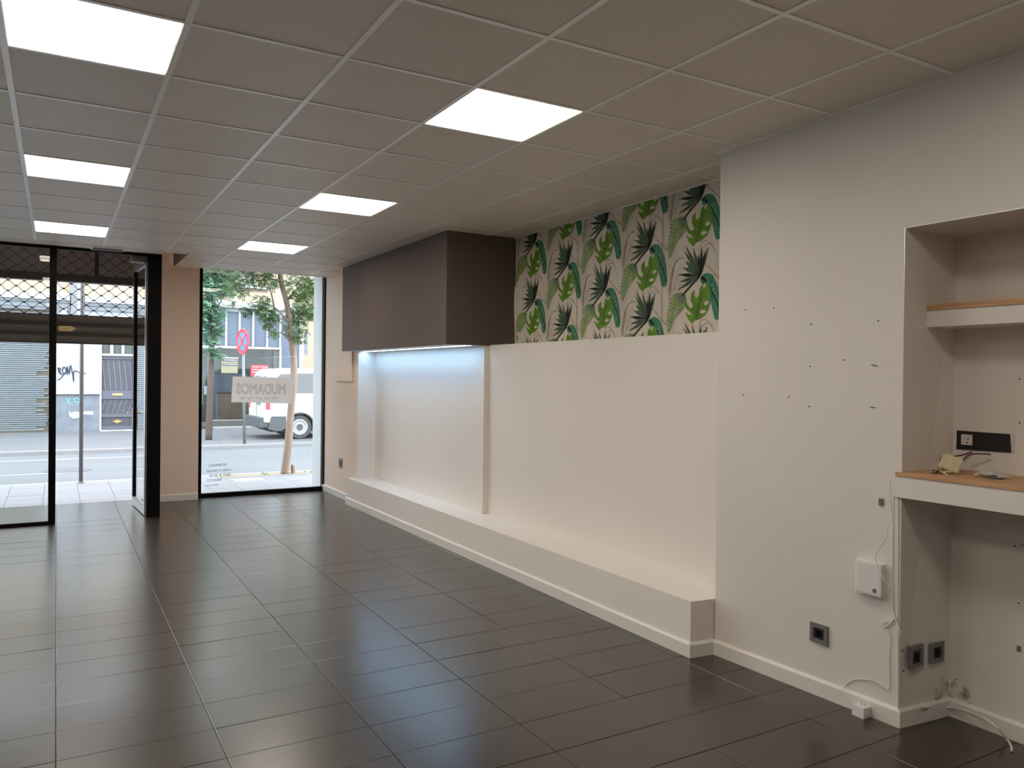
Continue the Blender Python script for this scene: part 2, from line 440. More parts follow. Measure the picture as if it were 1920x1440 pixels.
# drill holes and nails left in the wall
for u, v in ((1398, 581), (1451, 577), (1521, 608), (1647, 601), (1583, 675), (1519, 687), (1394, 741), (1479, 744), (1517, 762)):
    c = atW(u, v); obj('screw_hole', disc(new(), c, (1, 0, 0), .0038, .004, 10), 'dark', wall_right)
for u, v in ((1643, 686), (1641, 765)):
    c = atW(u, v); obj('nail', tube(new(), [c+Vector((.004, 0, 0)), c+Vector((-.03, .004, .004))], .0022, 8), 'iron', wall_right)
c = atW(1653, 941); obj('wall_plug', bx(c.x-.010, c.x+.004, c.y-.009, c.y+.009, c.z-.016, c.z+.016), 'grey_plastic', wall_right)
for u, v in ((1912, 793), (1912, 711), (1903, 1024), (1917, 1022), (1910, 1131)):
    c = atX(u, v, NB); obj('screw_hole', disc(new(), c, (1, 0, 0), .0035, .004, 10), 'dark', wall_right)
c = atX(1911, 1216, NB); obj('wall_plug', bx(c.x-.006, c.x+.004, c.y-.008, c.y+.008, c.z-.012, c.z+.012), 'grey_plastic', wall_right)
for u, v in ((1692, 1221), (1694, 1258)):
    c = atY(u, v, 2.19); obj('screw_hole', disc(new(), c, (0, 1, 0), .003, .006, 10), 'dark', wall_right)

# recess behind the plinth
wp = S('wall_right', bx(3.455, 3.72, 3.312, 6.36, 0.0, 1.876), 'panel', loc=(3.455, 3.31, 0)); wp['label'] = 'white half-height boarded wall under the leaf wallpaper'
wl = S('wall_right', bx(3.40, 3.72, 6.362, 9.20, 0.0, 1.868), 'panel', loc=(3.4, 6.36, 0)); wl['label'] = 'white boarded wall lit blue under the dark bulkhead'
obj('board_joint', bx(3.3992, 3.401, 7.83, 7.834, .32, 1.866), 'base', wl)
S('wall_right', bx(3.72, 3.80, 3.31, 10.7, 0.0, 3.0), 'wall', loc=(3.72, 3.3, 0))
bm = bx(3.182, 3.72, 9.202, 10.95, 0.0, 3.12)
wb = S('wall_right', bm, 'beige', loc=(3.18, 9.2, 0)); wb['label'] = 'beige wall beside the display window'
obj('niche_return', bx(3.178, 3.40, 9.196, 9.2015, 0.3, 1.868), 'panel', wb)
# pipe trunking on the beige wall
bm = new(); box(bm, 3.160, 3.182, 9.385, 9.475, 1.50, 1.90); box(bm, 3.160, 3.182, 9.475, 10.09, 1.50, 1.575)
obj('pipe_trunking', bm, 'beige', wb, bevel=.004)
# other walls
S('wall_left', bx(-3.3, -3.2, -3.6, 10.7, 0, 3.12), 'wall', loc=(-3.2, 0, 0))
S('wall_back', bx(-3.3, 3.8, -3.7, -3.6, 0, 3.12), 'wall', loc=(0, -3.6, 0))
pier = S('wall_front', bx(.965, 1.545, 10.46, 10.85, 0, 3.12), 'beige', loc=(1.3, 10.5, 0))
obj('side_cheek', bx(.965, .994, 9.462, 10.46, 0, 3.12), 'beige', pier)
S('wall_front', bx(-3.2, 3.8, 10.9, 11.2, 3.12, 7.0), 'plaster_white', loc=(0, 10.9, 3.12))['label'] = 'upper street wall of the shop building'
# baseboards
def baseboard(name, pts, h=0.085, t=0.016, inward=-1):
    """pts: floor line of the wall face; board stands proud of it"""
    bm = new()
    for (xa, ya), (xb, yb) in zip(pts[:-1], pts[1:]):
        d = Vector((xb-xa, yb-ya, 0)).normalized(); n = Vector((-d.y, d.x, 0))*inward
        prof = [(0, 0), (t, 0), (t, h-.012), (t*.45, h), (0, h)]
        A = [bm.verts.new(Vector((xa, ya, 0))+n*p+Vector((0, 0, q))) for p, q in prof]
        B = [bm.verts.new(Vector((xb, yb, 0))+n*p+Vector((0, 0, q))) for p, q in prof]
        k = len(prof)
        for i in range(k): bm.faces.new((A[i], A[(i+1) % k], B[(i+1) % k], B[i]))
        bm.faces.new(A); bm.faces.new(list(reversed(B)))
    bmesh.ops.recalc_face_normals(bm, faces=bm.faces)
    return S(name, bm, 'base')
baseboard('baseboard_right', [(wX(3.31, .04)-.0, 3.312), (wX(2.75, .04), 2.75), (wX(2.206, .04), 2.19)], inward=-1)
baseboard('baseboard_right', [(wX(2.206, .04)-.014, 2.204), (NB, 2.172)], inward=-1)
baseboard('baseboard_right', [(NB, 2.172), (NB, NE)], inward=-1)
baseboard('baseboard_right', [(3.18, 10.62), (3.18, 9.3)], inward=-1)
baseboard('baseboard_front', [(.995, 10.46), (1.545, 10.46)], inward=-1)
# damp stain in the niche corner (flat discolouration of its own shape)
bm = new(); random.seed(3)
def blob(c, ru, rv, ax, n=18):
    pts = []
    for k in range(n):
        a = 2*math.pi*k/n; q = 1+random.uniform(-.3, .3)
        du, dv = ru*q*math.cos(a), rv*q*math.sin(a)
        pts.append((c[0]+(du if ax == 'x' else 0), c[1]+(du if ax == 'y' else 0), max(c[2]+dv, .087)))
    return pts
quad(bm, blob((NB-.0015, 2.115, .125), .055, .060, 'y')); quad(bm, blob((NB-.058, 2.1725-.0025, .125), .055, .055, 'x'))
obj('damp_stain', bm, 'stain', wall_right)

# ---- shop front left: fixed pane, post, doorway
w2 = thing('window_2', None, None, (-1.6, 9.4, 0)); w2['kind'] = 'structure'
obj('window_frame', bx(-.065, .0, 9.37, 9.43, 0, CZ), 'black', w2, bevel=.003)
obj('window_frame', bx(-3.2, -.065, 9.38, 9.42, 0, .035), 'black', w2, bevel=.003)
obj('window_frame', bx(-3.2, -.065, 9.38, 9.42, CZ-.03, CZ), 'black', w2)
obj('window_pane', bx(-3.2, -.065, 9.396, 9.404, .035, CZ-.03), 'glass', w2)
dr = thing('door_1', None, None, (.92, 9.42, 0)); dr['kind'] = 'structure'
obj('door_post', bx(.855, .995, 9.38, 9.46, 0, CZ), 'black', dr, bevel=.003)
obj('door_header', bx(0.0, .855, 9.385, 9.435, CZ-.03, CZ+.02), 'black', dr)
# open leaf: hinged at the post, standing out towards the street
L0 = Vector((.868, 9.47, 0)); L1 = Vector((.812, 10.36, 0)); dl = (L1-L0).normalized(); nl = Vector((-dl.y, dl.x, 0))
def leafbox(a, b, z0, z1, t=.022):
    b0 = new(); p = [L0+dl*a-nl*t, L0+dl*b-nl*t, L0+dl*b+nl*t, L0+dl*a+nl*t]
    extrude_poly(b0, [(q.x, q.y, z0) for q in p], (0, 0, z1-z0)); return b0
LL = (L1-L0).length
leaf = obj('door_leaf', leafbox(.02, LL-.02, .11, .112), 'metal', dr)
obj('bottom_rail', leafbox(0, LL, .012, .105), 'metal', leaf); obj('top_rail', leafbox(0, LL, 2.77, 2.86), 'metal', leaf)
obj('stile', leafbox(0, .07, .105, 2.77), 'metal', leaf); obj('stile', leafbox(LL-.065, LL, .105, 2.77), 'black', leaf)
obj('stile_edge', leafbox(LL, LL+.012, .012, 2.86, .012), 'metal', leaf)
obj('door_pane', leafbox(.07, LL-.065, .105, 2.77, .004), 'glass', leaf)
for s in (1, -1):
    b = new(); c = L0+dl*(LL-.035)+nl*s*.022
    extrude_poly(b, [(c.x-.0, c.y-.018, .93), (c.x, c.y+.018, .93), (c.x, c.y+.018, 1.16), (c.x, c.y-.018, 1.16)], nl*s*.008)
    p0 = c+Vector((0, 0, 1.10)); tube(b, [p0, p0+nl*s*.055, p0+nl*s*.085-dl*.12], .013, 10)
    obj('door_handle', b, 'white_plastic', leaf, smooth=False)
# ---- display window
w1 = thing('window_1', None, None, (2.4, 10.6, 0)); w1['kind'] = 'structure'
obj('window_frame', bx(1.545, 1.60, 10.57, 10.63, 0, 3.1), 'black', w1, bevel=.003)
obj('window_frame', bx(3.165, 3.215, 10.56, 10.63, 0, 3.1), 'black', w1, bevel=.003)
obj('window_frame', bx(1.60, 3.165, 10.57, 10.63, 0, .050), 'black', w1, bevel=.003)
obj('window_frame', bx(1.545, 3.215, 10.57, 10.63, 3.06, 3.1), 'black', w1)
obj('window_pane', bx(1.60, 3.165, 10.596, 10.604, .050, 3.06), 'glass', w1)
S('trim_1', bx(3.150, 3.1815, 10.635, 11.03, 0, 3.12), 'plaster_white', loc=(3.1, 10.7, 0))['label'] = 'pale outer jamb of the display window'
# ============================================================ THINGS INSIDE
# plinth
pl = thing('plinth', 'long low white boxed ledge running along the wall under the recess', 'ledge', (3.27, 6.3, 0))
bm = new()
a = [(3.138, 3.336), (3.098, 9.335), (3.182, 9.335), (3.182, 9.20), (3.40, 9.20), (3.40, 6.36), (3.455, 6.36), (3.455, 3.315), (3.315, 3.315)]
extrude_poly(bm, [(x, y, 0) for x, y in a], (0, 0, .318)); bmesh.ops.recalc_face_normals(bm, faces=bm.faces)
obj('plinth_body', bm, 'panel', pl)
h, t = .085, .015
def strip(p, q, nx, ny_):
    b = new(); n = Vector((nx, ny_, 0)).normalized()*t
    P, Q = Vector((*p, 0)), Vector((*q, 0))
    for z0, z1, k in ((0, h-.012, 1.0),):
        extrude_poly(b, [P, Q, Q+n, P+n], (0, 0, z1))
    A = [P+Vector((0, 0, h-.012)), P+n+Vector((0, 0, h-.012)), P+n*.4+Vector((0, 0, h)), P+Vector((0, 0, h))]
    extrude_poly(b, A, Q-P); bmesh.ops.recalc_face_normals(b, faces=b.faces); return b
obj('skirting', strip((3.138, 3.321), (3.098, 9.35), -1, 0), 'base', pl)
obj('skirting', strip((3.123, 3.336), (3.30, 3.318), 0, -1), 'base', pl)
# bulkhead
bk = thing('bulkhead', 'dark taupe painted box hanging from the ceiling against the wallpaper', 'bulkhead', (3.36, 7.8, 1.87))
bm = new(); extrude_poly(bm, [(3.003, 6.35, 1.872), (3.715, 6.35, 1.872), (3.715, 9.194, 1.872), (3.176, 9.194, 1.872), (3.176, 9.29, 1.872), (3.003, 9.29, 1.872)], (0, 0, 1.025)); bmesh.ops.recalc_face_normals(bm, faces=bm.faces)
obj('bulkhead_body', bm, 'brown', bk)
obj('underside_board', bx(3.02, 3.71, 6.365, 9.19, 1.8685, 1.872), 'panel', bk)
led = thing('led_strip', 'cold blue-white light strip fixed under the dark bulkhead', 'light strip', (3.32, 7.8, 1.85))
obj('strip_body', bx(3.205, 3.285, 6.38, 9.18, 1.8675, 1.8685), 'white_plastic', led)
bm = new(); quad(bm, [(3.21, 6.385, 1.867), (3.21, 9.175, 1.867), (3.28, 9.175, 1.867), (3.28, 6.385, 1.867)]); bmesh.ops.recalc_face_normals(bm, faces=bm.faces)
obj('led_cover', bm, 'led', led)
# wallpaper
MOTIF= {'banana': [(-0.002, -0.005), (0.019, 0.014), (0.049, 0.021), (0.08, 0.017), (0.11, 0.004), (0.137, -0.035), (0.16, -0.082), (0.176, -0.138), (0.188, -0.202), (0.195, -0.252), (0.183, -0.292), (0.153, -0.296), (0.135, -0.288), (0.123, -0.253), (0.107, -0.202), (0.091, -0.15), (0.082, -0.104), (0.066, -0.07), (0.051, -0.046), (0.021, -0.053), (0.001, -0.033)], 'vein': [(0.085, -0.072), (0.093, -0.07), (0.154, -0.168), (0.178, -0.229), (0.18, -0.261), (0.171, -0.26), (0.167, -0.228), (0.143, -0.172)], 'dark': [(0.0, -0.002), (0.023, 0.008), (0.036, -0.003), (0.066, -0.034), (0.047, -0.04), (0.012, -0.017)], 'monstera': [(0.066, -0.045), (0.089, -0.086), (0.081, -0.131), (0.097, -0.174), (0.079, -0.214), (0.054, -0.254), (0.006, -0.279), (-0.044, -0.287), (-0.078, -0.307), (-0.115, -0.273), (-0.146, -0.222), (-0.107, -0.245), (-0.064, -0.247), (-0.124, -0.211), (-0.153, -0.174), (-0.142, -0.135), (-0.125, -0.174), (-0.091, -0.205), (-0.068, -0.191), (-0.094, -0.142), (-0.087, -0.105), (-0.056, -0.079), (-0.055, -0.122), (-0.038, -0.138), (-0.015, -0.12), (-0.008, -0.078), (0.017, -0.05), (0.036, -0.084), (0.051, -0.055)], 'hole1': [(0.037, -0.186), (0.042, -0.17), (0.065, -0.162), (0.082, -0.17), (0.076, -0.184), (0.054, -0.193)], 'hole2': [(-0.002, -0.235), (0.009, -0.223), (0.036, -0.221), (0.056, -0.229), (0.048, -0.24), (0.021, -0.247)], 'mstem': [(0.014, -0.099), (0.029, -0.1), (-0.01, -0.213), (-0.034, -0.282), (-0.044, -0.281), (-0.03, -0.207)], 'fern': [(-0.151, -0.098), (-0.191, -0.087), (-0.236, -0.087), (-0.277, -0.101), (-0.307, -0.126), (-0.311, -0.172), (-0.328, -0.219), (-0.337, -0.292), (-0.326, -0.331), (-0.315, -0.361), (-0.29, -0.347), (-0.264, -0.295), (-0.228, -0.253), (-0.186, -0.22), (-0.156, -0.2), (-0.133, -0.164), (-0.136, -0.125)], 'heart': [(-0.223, -0.095), (-0.191, -0.087), (-0.151, -0.098), (-0.142, -0.125), (-0.153, -0.157), (-0.181, -0.172), (-0.206, -0.149), (-0.225, -0.119)], 'fan': [(-0.14, 0.133), (-0.099, 0.098), (-0.052, 0.1), (-0.017, 0.085), (0.017, 0.096), (0.011, 0.05), (-0.006, 0.005), (-0.05, 0.017), (-0.098, 0.041), (-0.162, 0.071), (-0.111, 0.08)], 'blade_dark': [(0.066, 0.19), (0.07, 0.187), (0.04, 0.093), (0.015, 0.031), (-0.005, 0.003), (-0.013, 0.015), (-0.001, 0.056), (0.025, 0.099), (0.05, 0.152)], 'stem': [(-0.011, 0.006), (-0.004, -0.001), (-0.088, -0.054), (-0.17, -0.115), (-0.182, -0.113), (-0.159, -0.091), (-0.096, -0.043)]}
TIPS= [(-0.152, 0.235), (-0.164, 0.199), (-0.077, 0.213), (-0.024, 0.155), (0.011, 0.208), (-0.152, 0.122), (-0.183, 0.087), (-0.223, 0.039), (-0.213, -0.016), (-0.226, -0.07), (0.046, 0.176)]
ARCS= [[(-0.307, -0.128), (-0.292, -0.004), (-0.269, 0.091), (-0.233, 0.135), (-0.188, 0.155), (-0.146, 0.134)], [(-0.294, -0.095), (-0.28, 0.02), (-0.261, 0.105), (-0.221, 0.144), (-0.164, 0.14)], [(-0.018, 0.136), (-0.001, 0.218), (0.022, 0.236), (0.06, 0.232), (0.102, 0.201), (0.132, 0.148), (0.148, 0.096), (0.157, 0.059)], [(0.023, 0.192), (0.068, 0.215), (0.106, 0.192), (0.129, 0.153)], [(0.04, 0.089), (0.071, 0.053), (0.117, 0.017), (0.158, -0.009), (0.181, -0.034)], [(-0.224, -0.067), (-0.184, -0.032), (-0.161, 0.028)], [(0.206, -0.357), (0.219, -0.272), (0.239, -0.201), (0.273, -0.14), (0.315, -0.112), (0.357, -0.111)], [(0.263, -0.328), (0.29, -0.253), (0.31, -0.21)], [(-0.339, 0.224), (-0.39, 0.259), (-0.456, 0.331)]]

XW = 3.7185
bm = new(); nz_, ny_n = 14, 24
def edge(z): return 6.335+.018*math.sin((z-1.88)*5.5)+.006*math.sin(z*17)
def curl(y, z): return max(0.0, (y-6.20))**1.5*0.35*(.6+.4*math.sin(z*6))
g = []
for k in range(nz_+1):
    z = 1.878+(2.884-1.878)*k/nz_; row = []
    for q in range(ny_n+1):
        y = 3.32+(min(edge(z), 6.345)-3.32)*q/ny_n
        row.append(bm.verts.new((XW-curl(y, z), y, z)))
    g.append(row)
for k in range(nz_):
    for q in range(ny_n): bm.faces.new((g[k][q], g[k+1][q], g[k+1][q+1], g[k][q+1]))
wpap = obj('wallpaper', bm, 'wallpaper', None, 'cream wallpaper printed with green palm and monstera leaves above the white wall', 'wallpaper')
PR = {'fern': mat('print_fern', (0.23, 0.33, 0.13), .8, noise=.3, nscale=20), 'heart': mat('print_sage', (0.15, 0.22, 0.14), .8, noise=.2, nscale=18),
      'banana': mat('print_teal', (0.05, 0.22, 0.13), .8, noise=.35, nscale=22), 'monstera': mat('print_green', (0.12, 0.27, 0.02), .8, noise=.35, nscale=14),
      'mstem': mat('print_moss', (0.075, 0.16, 0.012), .8), 'fan': mat('print_palm', (0.07, 0.13, 0.075), .8, noise=.4, nscale=22),
      'dark': mat('print_black', (0.008, 0.018, 0.012), .8), 'arc': mat('print_grass', (0.16, 0.14, 0.085), .8), 'hole': M['wallpaper']}
PK = list(PR); PMI = {k: i for i, k in enumerate(PK)}
def clip(poly, f):            # keep the part with f(p) >= 0
    out = []
    for i in range(len(poly)):
        a, b = poly[i], poly[(i+1) % len(poly)]; fa, fb = f(a), f(b)
        if fa >= 0: out.append(a)
        if (fa >= 0) != (fb >= 0):
            s = fa/(fa-fb); out.append((a[0]+(b[0]-a[0])*s, a[1]+(b[1]-a[1])*s))
    return out
from mathutils.geometry import tessellate_polygon
pbm = new()
def put(poly, key, lay):
    tris = tessellate_polygon([[Vector((x, y, 0)) for x, y in poly]])
    for tr in tris:
        P = [poly[i] for i in tr]
        for f in (lambda p: p[1]-1.879, lambda p: 2.882-p[1], lambda p: -p[0]-3.325, lambda p: 6.325+p[0]):
            P = clip(P, f)
            if len(P) < 3: break
        if len(P) < 3: continue
        vs = [pbm.verts.new((XW-curl(-x, z)-.0006-.00025*lay, -x, z)) for x, z in P]
        try: pbm.faces.new(vs).material_index = PMI[key]
        except ValueError: pass
def ribbon(pts, w, key, lay, taper=True):
    P = smooth_path([(x, y, 0) for x, y in pts], 5); n = len(P)
    for i in range(n-1):
        d = (P[i+1]-P[i])
        if d.length < 1e-6: continue
        d.normalize(); nn = Vector((-d.y, d.x, 0))
        wa = w*(1-.6*i/n) if taper else w; wb = w*(1-.6*(i+1)/n) if taper else w
        put([tuple((P[i]+nn*wa/2)[:2]), tuple((P[i+1]+nn*wb/2)[:2]), tuple((P[i+1]-nn*wb/2)[:2]), tuple((P[i]-nn*wa/2)[:2])], key, lay)
def motif(hx, hz):
    T_ = lambda pts: [(hx+a, hz+b) for a, b in pts]
    for a in ARCS: ribbon(T_(a), .0045, 'arc', 0)
    for k in range(7): ribbon(T_([(.16+.02*k, .05-.01*k), (.165+.018*k, -.10), (.17+.012*k, -.30-.02*k)]), .0022, 'arc', 0)
    for k in range(6): ribbon(T_([(-.30+.022*k, .05+.012*k), (-.31+.02*k, -.08), (-.315+.015*k, -.17)]), .0022, 'arc', 0)
    put(T_(MOTIF['fern']), 'fern', 1); put(T_(MOTIF['heart']), 'heart', 2)
    for k in range(9):     # pale gaps between the leaflets
        z = -.13-.024*k; x = -.262-.006*k
        ribbon(T_([(x-.055+.004*k, z+.012), (x-.02, z+.016), (x+.008, z-.006)]), .006, 'hole', 3)
        if k > 2: ribbon(T_([(x+.10-.006*k, z+.01), (x+.06, z+.01), (x+.03, z-.008)]), .005, 'hole', 3)
    put(T_(MOTIF['banana']), 'banana', 3)
    for k in range(7): ribbon(T_([(.10+.011*k, -.07-.03*k), (.125+.010*k, -.055-.03*k)]), .003, 'hole', 4, False)
    put(T_(MOTIF['vein']), 'dark', 5); put(T_(MOTIF['monstera']), 'monstera', 6); put(T_(MOTIF['mstem']), 'mstem', 7)
    for a, b in (((-.02, -.20), (-.08, -.14)), ((.0, -.16), (.05, -.12)), ((-.01, -.20), (.06, -.20)), ((-.03, -.25), (-.10, -.235)), ((-.02, -.255), (.04, -.25))):
        ribbon(T_([a, b]), .006, 'mstem', 7)
    put(T_(MOTIF['hole1']), 'hole', 8); put(T_(MOTIF['hole2']), 'hole', 8)
    put(T_(MOTIF['fan']), 'fan', 9)
    for k, (tx, tz) in enumerate(TIPS):
        b0 = Vector((-.006, .010)); t_ = Vector((tx, tz)); d = t_-b0; nn = Vector((-d.y, d.x)).normalized()*(.0135 if d.length > .12 else .009)
        mid = b0+d*.55
        put(T_([tuple(b0), tuple(mid+nn), tuple(t_), tuple(mid-nn)]), 'dark' if k in (3, 4, 7, 10) else 'fan', 10+k % 3)
        ribbon(T_([tuple(b0), tuple(b0+d*.95)]), .0035, 'dark', 13)
    put(T_(MOTIF['blade_dark']), 'dark', 13); put(T_(MOTIF['stem']), 'dark', 13); put(T_(MOTIF['dark']), 'dark', 13)
for cI in range(-1, 6):
    for r in range(-1, 3):
        motif(-(3.905+.525*cI), (2.27 if cI % 2 == 0 else 2.01)+.523*r)
po = obj('printed_leaves', pbm, [PR[k] for k in PK], wpap, kind='stuff')
for y in (4.29, 5.34):
    obj('paper_seam', bx(XW-.0045, XW-.0038, y-.0015, y+.0015, 1.879, 2.882), PR['arc'], wpap)

# ceiling lights
LB = {(0, 0): 'warm square ceiling panel nearest the camera in the row over the shop door', (0, 4): 'middle glowing square panel in the ceiling row that leads to the shop door',
      (0, 8): 'farthest glowing ceiling panel, close above the shop door glass', (3, 0): 'nearest glowing square ceiling panel in the row beside the leaf wallpaper',
      (3, 4): 'middle glowing ceiling panel in the row towards the display window', (3, 8): 'small far glowing ceiling panel next to the display window',
      (0, -4): 'ceiling panel behind the viewpoint, in line with the shop door row', (3, -4): 'ceiling panel behind the viewpoint, above the niche side',
      (-3, 0): 'ceiling panel out of view on the far left side of the room, nearer one', (-3, 4): 'ceiling panel out of view on the far left side of the room, farther one'}
lt = None
for (i, j) in LIGHTS:
    x0, x1, y0, y1 = tlimits(i, j); c = ((x0+x1)/2, (y0+y1)/2, CZ+.002)
    if lt is None:
        lt = thing('ceiling_light', LB[(i, j)], 'ceiling light', c, 'square light panels in the ceiling grid')
        bm = new(); X0, X1, Y0, Y1 = x0+.003, x1-.003, y0+.003, y1-.003
        for q in ((X0, X1, Y0, Y0+.012), (X0, X1, Y1-.012, Y1), (X0, X0+.012, Y0+.012, Y1-.012), (X1-.012, X1, Y0+.012, Y1-.012)): box(bm, *q, CZ+.003, CZ+.02)
        obj('light_frame', bm, 'rail', lt)
        obj('diffuser', bx(X0+.012, X1-.012, Y0+.012, Y1-.012, CZ+.008, CZ+.012), 'lamp', lt)
    else: dup(lt, c, LB[(i, j)])
# ceiling vent
vt = thing('ceiling_vent', 'small grey louvred air vent in the ceiling strip above the doorway', 'vent', (.46, 9.25, CZ))
obj('vent_frame', bx(.30, .62, 9.17, 9.38, CZ-.010, CZ-.001), 'rail', vt, bevel=.003)
for k in range(5):
    y = 9.195+.038*k; bm = new(); extrude_poly(bm, [(.32, y, CZ-.013), (.32, y+.020, CZ-.020), (.32, y+.022, CZ-.018), (.32, y+.002, CZ-.011)], (.28, 0, 0)); obj('vent_slat', bm, 'signbox', vt)
# closer box by the door head
cl = obj('door_closer', bx(.70, .83, 9.47, 9.60, 2.79, 2.87), 'grey_plastic', None, 'dark box fitted in the corner above the open glass door', 'door closer', bevel=.006)

# sockets
def socket(name, label, c, axis, w, h_, fm='grey_plastic', group=None):
    """c: centre on the wall, axis: 'x' wall faces -x, 'y' wall faces -y"""
    t_ = thing(name, label, 'socket', c, group)
    c = Vector(c)
    def bb(a0, a1, z0, z1, d0, d1):
        return bx(c.x-d1, c.x-d0, c.y+a0, c.y+a1, c.z+z0, c.z+z1) if axis == 'x' else bx(c.x+a0, c.x+a1, c.y-d1, c.y-d0, c.z+z0, c.z+z1)
    b = new(); k = .026
    for q in ((-w/2, w/2, h_/2-k*.8, h_/2), (-w/2, w/2, -h_/2, -h_/2+k*.8), (-w/2, -w/2+k*.8, -h_/2+k*.8, h_/2-k*.8), (w/2-k*.8, w/2, -h_/2+k*.8, h_/2-k*.8)):
        if axis == 'x': box(b, c.x-.010, c.x+.002, c.y+q[0], c.y+q[1], c.z+q[2], c.z+q[3])
        else: box(b, c.x+q[0], c.x+q[1], c.y-.010, c.y+.004, c.z+q[2], c.z+q[3])
    obj('socket_frame', b, fm, t_)
    obj('socket_insert', bb(-w/2+.024, w/2-.024, -h_/2+.024, h_/2-.024, -.002, .007), 'dark', t_)
    obj('socket_well', (disc(new(), (c.x-.0075, c.y, c.z), (1, 0, 0), .019, .002, 20) if axis == 'x' else disc(new(), (c.x, c.y-.0075, c.z), (0, 1, 0), .019, .002, 20)), 'black', t_)
    return t_
a = [atW(1520, 1165), atW(1554, 1176), atW(1554, 1211), atW(1520, 1200)]; c = sum(a, Vector())/4
socket('wall_socket', 'grey framed black socket low on the white wall between plinth and niche', c, 'x', .104, .098)
socket('wall_socket', 'grey framed socket low in the niche with a thin cable plugged in', (3.455, 2.188, .315), 'y', .104, .102)
socket('wall_socket', 'grey framed socket deeper in the niche beside the cabled one', (3.605, 2.180, .312), 'y', .104, .094)
socket('wall_socket', 'small dark socket on the beige wall next to the display window', (3.1795, 9.835, .445), 'x', .11, .12)

# white box on wall
a = [atW(1612, 1048), atW(1665, 1060), atW(1668, 1128), atW(1615, 1115)]
rb = thing('router_box', 'white rounded plastic box mounted on the wall beside the niche edge', 'router', (3.335, 2.33, .575))
bm = bx(3.302, 3.340, 2.262, 2.402, .585, .742); obj('box_body', bm, 'white_plastic', rb, bevel=.012, smooth=False)
obj('back_plate', bx(3.336, 3.346, 2.255, 2.409, .572, .752), 'white_plastic', rb, bevel=.003)
obj('round_mark', disc(new(), (3.3015, 2.295, .612), (1, 0, 0), .011, .0015, 20), 'signbox', rb)

# cables
def cable(name, label, pts, r, mt='white_plastic', cat='cable', n=6):
    bm = tube(new(), smooth_path(pts, 5), r, n); return obj(name, bm, mt, None, label, cat, smooth=True)
def onw(L_, off=.006):
    out = []
    for u, v in L_:
        g_ = atW(u, v); out.append((g_.x-off, g_.y, g_.z))
    return out
cable('thin_cable', 'thin white cable looping down the wall edge from the worktop corner', onw([(1676, 996), (1673, 955), (1669, 915), (1672, 898), (1677, 903), (1677.5, 940), (1676, 1010), (1675, 1070), (1676, 1120), (1677, 1148)]), .0022)
cable('thin_cable', 'thin white cable hanging in front of the white router box', onw([(1677, 985), (1674, 1005), (1664, 1022), (1654, 1040), (1655, 1055), (1664, 1075), (1676, 1093)], .046)+[tuple(atY(1690, 1118, 2.17)), tuple(atY(1698, 1133, 2.178))], .002)
p = onw([(1677, 1148), (1681, 1156), (1675, 1164), (1662, 1165), (1656, 1171), (1662, 1175), (1672, 1168), (1679, 1160), (1684, 1158)], .010)
cable('cable_knot', 'tangled knot of white cable on the wall corner below the router box', p, .0032)
cable('thin_cable', 'white cable running from the knot down to the plug block on the floor', onw([(1660, 1174), (1668, 1185), (1671, 1198), (1669, 1240), (1669, 1290), (1660, 1288), (1640, 1276), (1615, 1273), (1600, 1275), (1586, 1284)], .006)+onw([(1584, 1292), (1592, 1303), (1603, 1320)], .024), .0026)
cable('thin_cable', 'taut thin white lead stretched to the socket low in the niche', [tuple(Vector(onw([(1681, 1160)], .008)[0])), tuple(atY(1690, 1187, 2.165)), tuple(atY(1713, 1218, 2.176))], .0022)
ad = thing('plug_block', 'small white plug adapter lying on the floor against the baseboard', 'plug', (3.325, 2.36, 0))
obj('block_body', bx(3.285, 3.338, 2.328, 2.392, 0, .052), 'white_plastic', ad, bevel=.004)
for dy in (-.009, .009): obj('prong', tube(new(), [(3.312, 2.352+dy, .050), (3.312, 2.352+dy, .072)], .0022, 8), 'steel', ad)
p = [tuple(atY(1728, 1326, 2.165)), tuple(atX(1768, 1325, 3.655)), tuple(atX(1805, 1331, 3.66)), tuple(atX(1842, 1345, 3.63)), tuple(atX(1868, 1363, 3.585)), tuple(atZ(1888, 1386, .010)), tuple(atZ(1896, 1400, .006)), tuple(atZ(1897, 1408, .006))]
cable('floor_cable', 'thicker white cable curving from the niche corner onto the dark floor', p, .005)

# niche: upper shelf
sh = thing('niche_shelf', 'upper white shelf with two oak boards on it inside the niche', 'shelf', (3.58, 1.55, 1.84))
obj('shelf_body', bx(3.475, NB-.001, NE+.002, 2.176, 1.842, 1.918), 'wall', sh)
obj('oak_board', bx(3.470, NB-.001, NE+.002, 2.176, 1.918, 1.9315), 'wood', sh); obj('oak_board', bx(3.473, NB-.001, NE+.01, 2.174, 1.9325, 1.946), 'wood', sh)
wt = thing('worktop', 'oak worktop on a white fascia across the niche', 'worktop', (3.5, 1.55, 1.06))
bm = new(); extrude_poly(bm, [(wX(2.2, 1.17)-.012, 2.208, 1.158), (NB-.001, 2.173, 1.158), (NB-.001, NE+.002, 1.158), (wX(NE, 1.17)-.012, NE+.002, 1.158)], (0, 0, .020)); bmesh.ops.recalc_face_normals(bm, faces=bm.faces)
obj('oak_top', bm, 'wood', wt, bevel=.003)
bm = new(); extrude_poly(bm, [(wX(2.2, 1.1)-.010, 2.226, 1.062), (wX(2.2, 1.1)+.03, 2.226, 1.062), (wX(NE, 1.1)+.03, NE+.002, 1.062), (wX(NE, 1.1)-.010, NE+.002, 1.062)], (0, 0, .096)); bmesh.ops.recalc_face_normals(bm, faces=bm.faces)
obj('fascia', bm, 'wall', wt)
